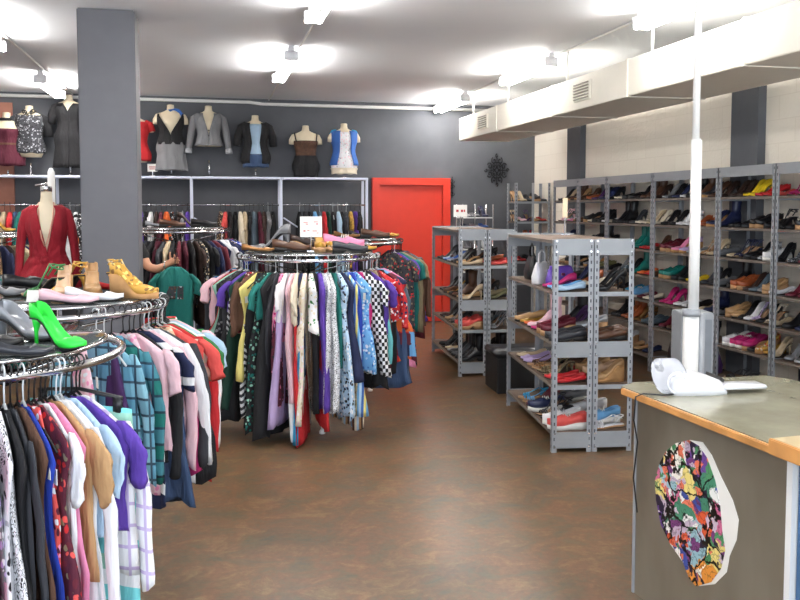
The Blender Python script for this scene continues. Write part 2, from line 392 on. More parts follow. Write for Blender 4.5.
def garment(pos, rz, kind, spec, L, desc, place, key, group, th=.05, w=.21, sl=None, hem=None, tagit=True, minimal=False, rail_r=.014):
    """sl: None / 'short' / 'long' / 'puff'; hem: (spec, depth) a second cloth showing below"""
    gseed[0] += 1; sd = gseed[0]; rg = random.Random(sd)
    t = thing(KN[kind], None, None, (pos[0], pos[1], pos[2]+rail_r), rz); t.rotation_euler = (rg.uniform(-.05, .05), rg.uniform(-.03, .03), rz)
    c = cloth(spec); body = obj('fabric', garment_body(kind, L, w, th, sd), c, t)
    if sl:
        Ls = {'short': .17, 'long': min(.52, L-.12), 'puff': .2}[sl]
        for side in ((1, -1) if not minimal else (1,)):
            obj('sleeve', sleeve(Ls, w, th, sd+side, side, sl == 'long', sl == 'puff'), c, t)
    if hem:
        b = garment_body('skirt', L+hem[1], w*.95, th*.6, sd+9)
        for v in b.verts: v.co.z = min(v.co.z, -L*.55) if v.co.z > -L*.55 else v.co.z
        obj('underskirt', b, cloth(hem[0]), t)
    obj('hanger', hanger_mesh(kind in ('skirt', 'pants'), M_blackpl if rg.random() < .8 else M_clearpl), M_blackpl, t, False)
    if tagit and rg.random() < .35 and not minimal:
        b = BM(); z = -.24-rg.random()*.06; box(b, (w*.8, th*.75, z), (.028, .002, .045)); obj('price_tag', b, M_paper, t, False)
    pend(t, desc, place, key, KC[kind], group); return t

def round_rack(loc, z, r, label, feet_rot=0.4, glass=True, feet=True, wobble=True):
    t = thing('round_clothes_rack', label, 'clothes rack', (loc[0], loc[1], 0), feet_rot, 'round chrome clothes racks')
    b = BM(); tube(b, circ(r, 56, z), .014, 10, closed=True); obj('hanging_rail', b, M_chrome, t)
    b = BM(); tube(b, [(0,0,.09), (0,0,z+.03)], .019, 10); obj('pole', b, M_chrome, t)
    for k in range(4):
        a = k*PI/2; ca, sa = math.cos(a), math.sin(a)
        b = BM(); tube(b, [(.015*ca, .015*sa, z-.12), (r*.55*ca, r*.55*sa, z-.06), (r*ca, r*sa, z)], .008, 6); obj('spoke', b, M_chrome, t)
        b = BM(); tube(b, [(.01*ca, .01*sa, .1), (.44*ca, .44*sa, .075)], .014, 8); lg = obj('leg', b, M_chrome, t)
        b = BM(); tube(b, [(.43*ca, .43*sa, .08), (.43*ca, .43*sa, .03)], .01, 8); lathe(b, [(.001,0), (.022,.004), (.024,.02), (.014,.034)], 10, (.43*ca, .43*sa, 0)); obj('foot', fix(b), M_white, lg)
    if glass:
        N = MC.get('glass shelf')
        b = BM(); lathe(b, [(.001, z+.035), (r-.06, z+.035), (r-.055, z+.038), (r-.055, z+.043), (r-.06, z+.045), (.001, z+.045)], 48); obj('glass_top', fix(b), M_glass, t)
        b = BM(); tube(b, circ(r-.05, 56, z+.036), .006, 8, closed=True); obj('glass_rim', b, M_chrome, t)
        for k in range(4):
            a = k*PI/2+.4; b = BM(); tube(b, [((r-.05)*math.cos(a), (r-.05)*math.sin(a), z+.034), ((r-.004)*math.cos(a), (r-.004)*math.sin(a), z+.004)], .005, 6); obj('bracket', b, M_chrome, t)
    return t
def glassmat():
    N = NT('tinted glass top'); N.base(lin((96,104,104))); N.b.inputs['Roughness'].default_value = .06; N.b.inputs['Transmission Weight'].default_value = .55; N.b.inputs['IOR'].default_value = 1.45
    MC['glass shelf'] = N.m; return N.m
M_glass = glassmat()
# camera heading, used only to order things from left to right
YAW = R(13.153)
def lx(p): # left-to-right key
    dx, dy = p[0], p[1]; d = dx*math.sin(YAW)+dy*math.cos(YAW); return (dx*math.cos(YAW)-dy*math.sin(YAW))/max(.2, d)
def hang_round(c, z, r, items, place, group, th_deg, minimal=False):
    """items: (theta, kind, spec, L, desc, sleeve, hem); theta 0 faces the shop window side, 90 the right"""
    for it in items:
        th, kind, spec, L, desc = it[:5]; sl = it[5] if len(it) > 5 else None; hem = it[6] if len(it) > 6 else None
        a = R(th)-PI/2-YAW*1.0
        # direction: theta 0 points to the viewer, growing to the viewer's right
        dx, dy = math.cos(a), math.sin(a); px, py = c[0]+r*dx, c[1]+r*dy
        rg = random.Random(int(th*7)+len(desc)); w = rg.uniform(.2, .235)
        if 'plaid shirt' in desc: a += R(24)
        if 'patchwork panel' in desc: a += R(12)
        garment((px, py, z), a+rg.uniform(-.05, .05), kind, spec, L, desc, place, lx((px+.25*dx, py+.25*dy)), group, th=r*R(th_deg)*.84, w=w, sl=sl, hem=hem, minimal=minimal)

# ---- rack C, the large one in the middle
CC, CZ, CR = (0.778, 6.402), 1.275, .535
round_rack(CC, CZ, CR, 'chrome round rack in the middle, crowded with dresses, shoes on top', .08)
def Lc(y): return 1.29-(1.65-(y-208)/146.0)
CI = [
 (199,'shirt','charcoal',400,'dark grey long garment','long'), (203,'shirt','turquoise',315,'bright turquoise tee','short'), (207,'shirt','indigo',330,'dark indigo tee','short'), (211,'dress','black',395,'long black dress'),
 (214,'shirt','palepink',331,'pale pink tee','short'), (219,'dress','red',378,'long red dress'), (224,'dress','mint',385,'mint green dress'),
 (229,'dress','floral:black:charcoal:grey',424,'black dress with faint pattern'), (235,'dress','black',428,'black dress with wide straps'), (240,'shirt','purple',318,'blue violet shirt','short',('chevron:white:charcoal',.55)),
 (246,'tank','floral:burgundy:white:red:cream',340,'red and white flowered top'), (252,'shirt','brown',330,'brown blouse','long'), (258,'dress','paleyellow',380,'pale yellow dress',None,('chevron:white:charcoal',.25)),
 (265,'dress','floral:black:teal:darkgreen:mint',432,'black and teal print dress'), (270,'shirt','teal',318,'dark green shirt','short'), (274,'dress','black',440,'plain black long dress'),
 (280,'tank','floral:pink:maroon:cream:magenta',345,'pink and maroon flowered top',None,('floral:maroon:black:pink:burgundy',.45)), (286,'shirt','white',324,'white tee','short',('lilac',.72)),
 (292,'dress','palepink',400,'pale pink dress',None,('white',.28)), (298,'shirt','cream',322,'cream beaded blouse','puff',('red',.85)), (304,'dress','floral:cream:beige:palepink:white',425,'cream lace print dress',None,('turquoise',.12)),
 (311,'dress','floral:white:green:cream',330,'white dress with green sprigs'), (317,'dress','purple',410,'plain purple dress',None,('red',.16)), (323,'dress','leopard:white:black',418,'white and black spotted dress'),
 (330,'dress','leopard:white:black',412,'black and white leopard dress'), (336,'dress','floral:paleblue:black:white:navy',420,'pale blue and black print dress'), (342,'dress','navy',382,'navy dress',None,('floral:khaki:brown:beige',.25)),
 (348,'dress','stripev:skyblue:paleblue:blue:paleyellow',418,'satin dress in blue stripes',None,('stripev:tan:brown:cream:paleblue',.12)), (355,'dress','floral:skyblue:white:blue:paleblue',378,'sky blue and white print dress'),
 (361,'tank','magenta',362,'plain magenta top'), (368,'dress','check:white:black',382,'black and white checked dress','short',('black',.1)), (376,'shirt','purple',360,'purple short sleeved shirt','short',('aqua',.1)),
 (382,'tank','khaki',385,'taupe long vest'), (388,'shirt','floral:red:coral:navy:white',330,'red blouse with blotches','long'), (391,'tank','black',390,'black long vest'),
 (396,'dress','blocks:red:navy:skyblue:orange:burgundy',375,'patchwork panel dress in red and blue',None,('denim',.22)), (403,'shirt','slate',335,'slate grey shirt','long'), (407,'dress','pink',385,'long pink dress'), (410,'dress','floral:black:white:charcoal',385,'black dress with white trim'),
 (217,'tank','black',400,'black vest dress'), (232,'tank','charcoal',415,'charcoal long vest'), (244,'dress','darkgreen',420,'dark green long dress'), (262,'tank','black',435,'narrow black dress'), (277,'tank','charcoal',432,'charcoal strappy dress'), (301,'tank','navy',380,'dark navy vest'),
 (314,'tank','black',418,'black strappy dress'), (334,'tank','teal',370,'teal vest'), (351,'tank','royalblue',395,'royal blue long vest'), (372,'tank','black',392,'black slip dress'), (385,'tank','burgundy',380,'burgundy vest')]
CI.sort(key=lambda q: q[0])
n = len(CI); items = []
for i, it in enumerate(CI):
    s = max(-1, min(1, (it[0]-304)/106.0)); th = math.degrees(math.asin(s))*.55+(-100+200*i/(n-1))*.45
    items.append([th]+[it[1], it[2], Lc(it[3]), it[4]]+list(it[5:]))
# even out angles that are too close
for k in range(60):
    for i in range(n-1):
        d = items[i+1][0]-items[i][0]
        if d < 3.9: items[i][0] -= (3.9-d)/2; items[i+1][0] += (3.9-d)/2
hang_round(CC, CZ, CR, items, 'on the middle round rack', 'clothes on the middle round rack', 4.3)

# ---- rack A, nearest left
CA, AZ, AR = (-0.775, 2.965), 1.17, .49
round_rack(CA, AZ, AR, 'chrome round rack nearest the lower left corner, lime shoe on top', .5)
AI = [('shirt','floral:magenta:plum:maroon:magenta',.75,'magenta and plum flecked blouse','long'), ('tank','floral:grey:white:lilac',.9,'grey and lilac flowered top'),
 ('dress','leopard:white:black',.98,'white dress with black scroll print'), ('dress','floral:white:black:white:silver',.9,'white and black flowered dress'), ('dress','black',1.0,'long black dress'), ('shirt','charcoal',.9,'charcoal cardigan','long'),
 ('dress','brown',.95,'soft brown dress'), ('dress','royalblue',.95,'royal blue dress'), ('tank','floral:coral:pink:white:maroon',.85,'coral paisley top'),
 ('dress','floral:maroon:burgundy:coral:red:khaki',.98,'maroon paisley dress'), ('shirt','white',.7,'white cotton shirt','short'), ('dress','pink',.8,'pink trimmed dress',None,('palepink',.08)), ('shirt','tan',.58,'tan blouse with puffed sleeve','puff'),
 ('shirt','white',.98,'white long sleeved shirt','long'), ('dress','white',.98,'long white dress'), ('shirt','paleblue',.5,'pale blue denim shirt','short'), ('shirt','purple',.5,'deep purple tee','short'),
 ('shirt','plaid:white:lilac:white',.6,'white shirt with thin lilac checks','long'), ('skirt','stripeh:aqua:white:mint',.95,'aqua striped skirt')]
n = len(AI)
hang_round(CA, AZ, AR, [(31+36*i/(n-1),)+a for i, a in enumerate(AI)], 'on the nearest left rack', 'clothes on the nearest left round rack', 2.3)

# ---- rack B, second on the left
CB, BZ, BR = (-0.689, 4.07), 1.2, .5
round_rack(CB, BZ, BR, 'chrome round rack second from the left front, gold sandals on top', .95)
BI = [('tank','floral:palepink:pink:white',.62,'pink flowered top'), ('shirt','plaid:tealblue:inkblue:paleteal',.74,'turquoise and navy plaid shirt','long'), ('tank','plum',.6,'plum vest top'), ('shirt','plaid:tealblue:inkblue:teal',.72,'sky blue and navy plaid shirt','long'),
 ('tank','floral:palepink:pink:white',.74,'pink and white flowered long top',None,('stripeh:navy:navy:white',.1)), ('shirt','palepink',.6,'pale pink shirt','short'), ('shirt','black',.66,'plain black tee','long'), ('shirt','stripeh:navy:navy:navy:white',.6,'navy tee with white piping','short',('denim',.25)),
 ('shirt','palepink',.74,'blush long tee','long'), ('shirt','white',.76,'white long shirt','long'), ('coat','charcoal',.72,'charcoal zip top','long',('magenta',.03)), ('tank','floral:nude:cream:brown',.6,'nude printed top'), ('shirt','coral',.5,'coral tee','short',('black',.3)),
 ('shirt','floral:cream:palepink:beige',.55,'cream flowered tee','short',('red',.25)), ('shirt','red',.7,'red long sleeved top','long'), ('shirt','green',.6,'green tee','short',('white',.2)), ('shirt','white',.74,'white cotton shirt','long'), ('shirt','paleblue',.55,'pale blue grey shirt','short'), ('shirt','silver',.55,'light grey shirt','short'),
 ('shirt','palepink',.6,'faded pink tee','short'), ('shirt','green',.6,'bright green tee','short'), ('tank','floral:red:white:coral',.6,'red and white top')]
BTH = [34,42,46,50,56,60,63.5,67,70.5,74,77.5,81,84.5,88,91.5,95,98.5,102,106,111,116,122]
BI = [(a,)+b for a, b in zip(BTH, BI)]
hang_round(CB, BZ, BR, BI, 'on the second left rack', 'clothes on the second left round rack', 3.7)

DARK = ['black','charcoal','black','navy','darkbrown','slate','plum','grey','brown','maroon','floral:black:white:grey','floral:charcoal:red:black:khaki','beige','white','khaki','burgundy','teal','leopard:tan:darkbrown','denim','olive','cream','red','purple']
NAME = {}
def nm(spec):
    a = spec.split(':'); f = {'darkbrown':'dark brown','palepink':'pale pink','royalblue':'royal blue','skyblue':'sky blue','paleblue':'pale blue','darkgreen':'dark green','paleyellow':'pale yellow'}
    g = lambda c: f.get(c, c)
    if a[0] == 'leopard': return 'leopard print'
    if len(a) == 1: return g(a[0])
    w = {'floral':'print','leopard':'leopard print','dots':'dotted','stripeh':'striped','stripev':'striped','check':'checked','plaid':'plaid','paisley':'paisley','blocks':'patchwork','chevron':'zigzag','marble':'marbled'}[a[0]]
    return '%s and %s %s' % (g(a[1]), g(a[2]), w)
KD = {'dress':'dress','shirt':'shirt','tank':'sleeveless top','skirt':'skirt','pants':'trousers','coat':'jacket'}
def auto(th0, th1, n, L0, L1, sd, pal=DARK, fixed={}):
    rg = random.Random(sd); out = []
    for i in range(n):
        th = th0+(th1-th0)*i/(n-1)
        if i in fixed: k, sp, L, sl = fixed[i]
        else: k, sp, L, sl = rg.choice(['dress','shirt','shirt','tank','coat']), rg.choice(pal), rg.uniform(L0, L1), None
        if k in ('shirt', 'coat') and sl is None: sl = rg.choice(['short','long'])
        out.append((th, k, sp, L, '%s %s' % (nm(sp), KD[k]), sl if k in ('shirt','coat') else None))
    return out
CD, DZ, DR = (-0.26, 8.95), 1.41, .5
round_rack(CD, DZ, DR, 'chrome round rack in the background between column and middle rack', .1)
hang_round(CD, DZ, DR, auto(-25, 110, 25, .7, 1.1, 5, ['black','charcoal','black','darkbrown','navy','slate','beige','white','khaki','burgundy','grey','floral:black:beige:grey','black','maroon'], {20: ('shirt','floral:royalblue:white:purple',.7,'short'), 22: ('shirt','stripeh:royalblue:royalblue:white',.7,'short'), 24: ('shirt','red',.8,'short')}), 'on the round rack behind the column', 'clothes on the round rack behind the column', 5.2, True)
CE, EZ, ER = (1.30, 7.70), 1.33, .5
round_rack(CE, EZ, ER, 'chrome round rack hidden behind the middle rack, near the red door', .3)
hang_round(CE, EZ, ER, auto(55, 125, 13, .7, 1.1, 8, DARK, {3: ('coat','khaki',.8,'short'), 4: ('coat','brown',.8,'long'), 7: ('shirt','slate',.9,'long')}), 'on the rack before the red door', 'clothes on the rack before the red door', 5.2, True)
CF, FZ, FR = (-2.15, 7.2), 1.2, .5
round_rack(CF, FZ, FR, 'chrome round rack at the left edge behind the red blouse', .1)
hang_round(CF, FZ, FR, auto(-20, 110, 22, .7, 1.0, 11, ['black','charcoal','darkbrown','slate','black','khaki','grey','teal','floral:black:grey:khaki','beige']), 'on the rack behind the red blouse', 'clothes on the rack behind the red blouse', 5.4, True)
CG, GZ, GR = (-2.2, 9.1), 1.37, .5
round_rack(CG, GZ, GR, 'chrome round rack farthest left, small white sign on top', .1)
hang_round(CG, GZ, GR, auto(-20, 110, 22, .7, 1.1, 13, ['black','charcoal','darkbrown','slate','black','khaki','grey','navy','leopard:tan:darkbrown','beige']), 'on the farthest left round rack', 'clothes on the farthest left round rack', 5.4, True)

# ---- garment rail along the back wall
WY, WZ = 11.2, 1.69
M_blue = plain('white enamelled steel', (214,220,238), 0.35, var=0.01)
bays = [(-3.0, -1.85), (-1.85, -.99), (-.99, -.17), (-.17, .99), (.99, 2.17)]
BN = ['far left', 'left of the column', 'right of the column', 'middle', 'beside the red door']
for i, (x0, x1) in enumerate(bays):
    t = thing('wall_garment_rail', 'white steel garment rail bay with top shelf on back wall, '+['farthest left','left of the column','just right of the column','in the middle','beside the red door'][i], 'garment rail', (x0, WY, 0), 0, 'garment rail bays along the back wall')
    w = x1-x0
    for px in ([0] if i < 4 else [0, w-.02]):
        for yy in (-.0, .3):
            b = BM(); box(b, (px, yy, 1.02), (.035, .035, 2.04), bev=.004); obj('upright', fix(b), M_blue, t, False)
    b = BM(); box(b, (w/2, .15, 2.045), (w-.004, .36, .03), bev=.005); obj('top_shelf', fix(b), M_blue, t, False)
    b = BM(); tube(b, [(.02, .12, WZ), (w-.02, .12, WZ)], .011, 8); obj('rail', b, M_chrome, t)
    b = BM(); tube(b, [(.03, .02, 1.52), (.24, .02, 1.38)], .011, 6); obj('brace', b, M_blue, t)
rg = random.Random(21)
WP = ['black','black','charcoal','navy','purple','white','burgundy','red','orange','palepink','beige','slate','grey','floral:darkbrown:orange:cream','floral:black:white:grey','denim','skyblue','teal','floral:red:cream:navy','black','darkbrown','stripev:black:white','cream']
for i, (xa_, xb_) in enumerate(((-2.9,-2.0), (-1.8,-1.05), (-.93,-.22), (.2,.93), (1.25,2.1))):
    x = xa_; fx = {2: ['charcoal','black','purple','black','white','darkbrown','maroon','orange','floral:black:white:orange','black','grey','purple'], 3: ['floral:darkbrown:beige:tan','coral','black','black','cream','beige','black','slate','maroon','darkbrown','grey','black'], 4: ['black','charcoal','black','skyblue','slate','red','darkgreen','black','paleblue','black','charcoal','leopard:gold:black']}.get(i, [])
    k = 0
    while x < xb_:
        sp = fx[k] if k < len(fx) else rg.choice(WP); kd = rg.choice(['shirt','dress','shirt','coat','tank'])
        t = garment((x, WY+.12, WZ), -PI/2+rg.uniform(-.12, .12), kd, sp, rg.uniform(.75, 1.15), '%s %s' % (nm(sp), KD[kd]), 'on the wall rail '+BN[i], lx((x, WY)), 'clothes on the wall rail '+BN[i], th=.055, w=.19, sl=rg.choice(['short','long']) if kd in ('shirt','coat') else None, minimal=True, rail_r=.011)
        x += rg.uniform(.058, .068); k += 1

# ------------------------------------------------------------------ mannequins
def torso_rows(s=1.0):
    return [(.0,.14,.10),(.06,.165,.115),(.13,.17,.12),(.22,.145,.105),(.30,.125,.09),(.38,.135,.1),(.46,.155,.118,0,-.012),(.53,.16,.11,0,-.006),(.585,.165,.085),(.62,.14,.07),(.645,.085,.06),(.665,.055,.052),(.70,.048,.048),(.74,.047,.047),(.745,.03,.03)]
def torso(parent, arms=True):
    b = BM(); loft(b, torso_rows(), 28)
    if arms:
        for s in (-1, 1): tube(b, [(s*.12,0,.585), (s*.165,0,.57), (s*.195,0,.52), (s*.2,0,.47)], [.045,.05,.045,.04], 12)
    obj('torso', fix(b), M_mann, parent)
    b = BM(); tube(b, [(0,.0,-.3), (0,0,.02)], .012, 8); lathe(b, [(.001,-.31),(.09,-.31),(.09,-.30),(.02,-.295),(.001,-.29)], 20); return b
def interp(rows, z):
    for a, c in zip(rows, rows[1:]):
        if a[0] <= z <= c[0]:
            f = (z-a[0])/(c[0]-a[0]+1e-9); g = lambda i: (a[i] if len(a) > i else 0)*(1-f)+(c[i] if len(c) > i else 0)*f
            return (z, g(1), g(2), g(3), g(4))
    r = rows[0] if z < rows[0][0] else rows[-1]
    return (z, r[1], r[2], 0, 0)
def shell(z0, z1, off, opening=None, flare=0.0, n=40, m=16, fold=0.0, sd=0, fl_z=None, waist=None):
    """cloth shell over the torso; opening(t) gives half angle (rad) left open at the front (-y)"""
    rows = torso_rows(); b = BM(); V = []
    for i in range(m+1):
        t = i/m; z = z0+(z1-z0)*t; r = interp(rows, max(0, z)); o = off
        rx, ry = r[1]+o, r[2]+o
        fz = fl_z if fl_z is not None else .2
        if z < fz: rx += flare*(fz-z); ry += flare*(fz-z)*.8
        a0 = opening(t) if opening else 0.0; ring = []
        for j in range(n+1):
            a = a0+(2*PI-2*a0)*j/n; k = 1+fold*math.sin(a*9+sd)*(1 if z > fz else 1.8)
            ring.append(b.verts.new((r[3]+rx*math.sin(a)*k, r[4]-ry*math.cos(a)*k, z+fold*.3*math.sin(a*7+sd)*(i == 0))))
        V.append(ring)
    for i in range(m):
        for j in range(n): b.faces.new((V[i][j], V[i][j+1], V[i+1][j+1], V[i+1][j]))
    if not opening: bmesh.ops.remove_doubles(b, verts=b.verts, dist=1e-5)
    return fix(b)
def cl(name, b, spec, parent, th=.007):
    o = obj(name, b, cloth(spec), parent); m = o.modifiers.new('thickness', 'SOLIDIFY'); m.thickness = th; m.offset = 1; return o
def arm(name, spec, parent, s, path, rad, skin=False):
    b = BM(); tube(b, path, rad, 12); return obj(name, fix(b), cloth(spec) if not skin else M_mann, parent)
MZ = 2.06
def mann(x, h, label, rz=0.0):
    """h = height of the neck top above the shelf"""
    t = thing('mannequin', label, 'mannequin', (x, WY+.12, MZ), rz, 'dressed mannequins along the top of the back wall rail')
    e = bpy.data.objects.new('bust', None); COL.objects.link(e); bpy.data.objects.remove(e)
    st = BM(); lift = h-.745
    tube(st, [(0,0,.01), (0,0,lift+.03)], .011, 8); lathe(st, [(.001,.0),(.08,.0),(.08,.008),(.015,.014),(.001,.016)], 20)
    obj('stand', fix(st), M_chrome, t); return t, lift
def lifted(o, dz): o.location.z += dz; return o
def dress_up(x, h, label, kind, rz=0.0):
    t, dz = mann(x, h, label, rz); b = BM(); loft(b, [q for q in torso_rows() if kind != 'blazer' or q[0] > .12], 28)
    if kind not in ('grey', 'blazer', 'cardigan', 'maroon'):
        for s in (-1, 1): tube(b, [(s*.12,0,.585), (s*.165,0,.565), (s*.195,0,.51), (s*.2,0,.45)], [.045,.05,.045,.04], 12)
    L = [obj('torso', fix(b), M_mann, t)]
    lapel = lambda w: (lambda q: w*max(0, (q-.35))/.65)
    if kind == 'maroon':
        L += [cl('dress', shell(-.02, .50, .012, flare=.25, fold=.02), 'maroon', t), cl('belt', shell(.27, .30, .022), 'brown', t)]
        L += [arm('scarf', 'black', t, 1, circ(.085, 16, .64), .022)]
    if kind == 'grey':
        L += [cl('top', shell(.05, .60, .02, fold=.02), 'floral:charcoal:grey:black:silver', t)]
        for s in (-1, 1): L.append(arm('sleeve', 'black' if s > 0 else 'charcoal', t, s, [(s*.13,0,.59), (s*.19,0,.55), (s*.225,0,.44), (s*.235,0,.3)], [.05,.058,.055,.06]))
        L.append(arm('scarf', 'floral:black:khaki:cream', t, 1, [(-.06,-.05,.66), (0,-.09,.6), (.06,-.05,.66), (0,.06,.68)], .035))
    if kind == 'black':
        L += [cl('dress', shell(-.32, .61, .014, flare=.12, fold=.015, opening=lambda q: .0 if q < .9 else .4*(q-.9)*10), 'black', t)]
        for s in (-1, 1): L.append(arm('sleeve', 'black', t, s, [(s*.12,0,.60), (s*.18,0,.56), (s*.215,-.01,.44), (s*.225,-.02,.32)], [.045,.055,.055,.05]))
        bb = BM(); lathe(bb, [(.001,-.02),(.016,0),(.001,.02)], 8, (0, -.125, .5)); L.append(obj('pendant', bb, M_white, t))
    if kind == 'red':
        L += [cl('top', shell(.02, .60, .016, flare=.1, fold=.02), 'red', t)]
        for s in (-1, 1): L.append(arm('sleeve', 'red', t, s, [(s*.12,0,.60), (s*.18,0,.56), (s*.22,-.01,.46)], [.045,.06,.05]))
    if kind == 'vest':
        L += [cl('skirt', shell(-.25, .2, .015, flare=.13, fold=.02), 'grey', t), cl('waistcoat', shell(.14, .60, .022, opening=lapel(1.0)), 'black', t)]
        L.append(arm('neck_scarf', 'blue', t, 1, [(-.055,0,.66), (0,-.055,.65), (.055,-.01,.67), (.10,.0,.66), (.15,-.02,.58), (.17,-.02,.48)], [.018,.02,.022,.03,.035,.02]))
    if kind == 'blazer':
        L += [cl('jacket', shell(.13, .62, .022, opening=lapel(.45), fold=.01), 'grey', t)]
        for s in (-1, 1):
            L.append(arm('sleeve', 'grey', t, s, [(s*.12,0,.60), (s*.19,0,.55), (s*.235,-.01,.36), (s*.265,-.04,.14), (s*.275,-.05,.06)], [.045,.06,.05,.042,.04]))
            L.append(arm('cuff', 'silver', t, s, [(s*.272,-.05,.09), (s*.277,-.055,.02)], [.046,.05]))
        for z in (.36, .28):
            bb = BM(); lathe(bb, [(.001,-.012),(.014,0),(.001,.012)], 10, (0, -.132, z)); L.append(obj('button', bb, M_blackpl, t))
    if kind == 'cardigan':
        L += [cl('top', shell(.1, .60, .012), 'paleblue', t), cl('shorts', shell(-.05, .14, .02, flare=.06, fold=.02), 'denim', t), cl('cardigan', shell(.0, .62, .03, opening=lambda q: .35+.2*abs(q-.5), flare=.08, fold=.015), 'black', t)]
        for s in (-1, 1): L.append(arm('sleeve', 'black', t, s, [(s*.12,0,.61), (s*.19,0,.56), (s*.235,-.01,.42), (s*.255,-.03,.27)], [.048,.062,.06,.055]))
    if kind == 'bustier':
        L += [cl('bodice', shell(.26, .50, .012), 'leopard:brown:black', t), cl('romper', shell(-.05, .27, .018, flare=.03, fold=.02), 'black', t)]
        for s in (-1, 1): L.append(arm('strap', 'black', t, s, [(s*.14,-.09,.48), (s*.16,-.04,.6), (s*.15,.02,.63), (s*.15,.09,.55)], .009))
    if kind == 'tee':
        L += [cl('tee', shell(.02, .60, .014, flare=.04, fold=.012), 'floral:white:white:palepink:white:silver', t), cl('hem_frill', shell(-.05, .04, .026, flare=.05, fold=.02), 'cream', t), cl('waistcoat', shell(.08, .62, .03, opening=lambda q: .62-.25*q, flare=.05), 'blue', t)]
        for s in (-1, 1): L.append(arm('shoulder', 'turquoise', t, s, [(s*.11,0,.61), (s*.15,0,.60), (s*.18,0,.55)], [.045,.05,.042]))
        bb = BM(); lathe(bb, [(.001,-.02),(.015,0),(.001,.02)], 8, (0, -.11, .55)); L.append(obj('pendant', bb, M_blackpl, t))
    for o in L: o.location.z += h-.745*.86; o.scale = (.94, .94, .86)
    return t
dress_up(-2.395, .68+.1, 'mannequin in a maroon dress at the far left edge', 'maroon')
dress_up(-2.13, .87, 'mannequin torso in grey patterned top with scarf', 'grey')
dress_up(-1.66, 1.02, 'mannequin in a short sleeved black dress left of column', 'black')
dress_up(-.86, .82, 'mannequin in red top half hidden behind grey column', 'red')
dress_up(-.42, .93, 'mannequin in black waistcoat, blue scarf and grey skirt', 'vest')
dress_up(.06, .93, 'mannequin in long sleeved grey jacket with black buttons', 'blazer')
dress_up(.665, .82, 'mannequin in open black cardigan, pale blue top and denim shorts', 'cardigan')
dress_up(1.335, .70, 'mannequin in strapless black bustier romper with bare shoulders', 'bustier')
dress_up(1.86, .74, 'mannequin in blue waistcoat over white printed tee', 'tee')

# the red blouse on a floor mannequin, left
t = thing('mannequin', 'floor mannequin in a deep V-neck wine red long sleeved blouse', 'mannequin', (-1.2, 6.95, 0), .12)
ZB = 1.0; k = (.86, .86, 1.05)
b = BM(); tube(b, [(0,0,.02), (0,0,ZB+.05)], .014, 10); lathe(b, [(.001,0),(.15,0),(.15,.012),(.03,.022),(.001,.024)], 28); obj('stand', fix(b), M_chrome, t)
b = BM(); loft(b, torso_rows(), 36); o = obj('torso', fix(b), M_mann, t); o.location.z = ZB; o.scale = k
b = BM(); lathe(b, [(.001,.74),(.05,.74),(.05,.775),(.045,.78),(.001,.78)], 20); o = obj('neck_cap', fix(b), M_chrome, t); o.location.z = ZB; o.scale = k
W = cloth('wine'.replace('wine', 'winered')) if 'winered' in PAL else None
PAL['winered'] = (150, 18, 36)
bl = shell(-.06, .635, .016, opening=lambda q: max(0, (q-.5))*1.0, flare=.32, fold=.02, n=72, m=36, sd=1, fl_z=.26)
for v in bl.verts:      # gathers running from the knot at the waist
    z, x, y = v.co.z, v.co.x, v.co.y
    if y < .02:
        d = math.hypot(x+.02, z-.24); a = math.atan2(z-.24, x+.02); f = .011*math.exp(-d*5)*math.sin(a*11)+.006*math.sin(a*9)*math.exp(-d*3)
        v.co.y += f*1.4; v.co.x += f*.3
o = cl('blouse', bl, 'winered', t); o.location.z = ZB; o.scale = k
b = BM(); lathe(b, [(.001,-.03),(.03,-.02),(.038,0),(.03,.02),(.001,.03)], 12, (-.02,-.125,.24)); o = obj('waist_knot', fix(b), cloth('winered'), t); o.location.z = ZB; o.scale = k
for s in (-1, 1):
    b = BM(); tube(b, [(s*.10,.0,.605), (s*.165,0,.57), (s*.2,.0,.48), (s*.225,.0,.34), (s*.24,-.01,.18), (s*.245,-.015,.02)], [.045,.052,.044,.038,.034,.04], 16)
    o = obj('sleeve', fix(b), cloth('winered'), t); o.location.z = ZB; o.scale = k
b = BM(); tube(b, [(-.062,-.03,.66), (-.06,-.12,.52), (-.04,-.155,.40), (-.015,-.16,.34), (.0,-.155,.36), (.02,-.15,.42), (.055,-.12,.54), (.062,-.03,.66)], .006, 8)
o = obj('bead_necklace', b, plain('beads', (210,150,130), .4), t); o.location.z = ZB; o.scale = k
# tall white post rising behind the red blouse
b = BM(); t = thing('display_post', 'round topped white post standing behind the red blouse', 'post', (-1.27, 7.6, 0))
lathe(b, [(.001,0),(.16,0),(.16,.02),(.03,.03),(.03,1.92),(.028,1.955),(.015,1.985),(.001,1.99)], 18); obj('shaft', fix(b), M_white, t)
b = BM(); tube(b, [(-.13,0,1.84), (-.02,0,1.86)], .009, 8); obj('arm', fix(b), M_chrome, t)

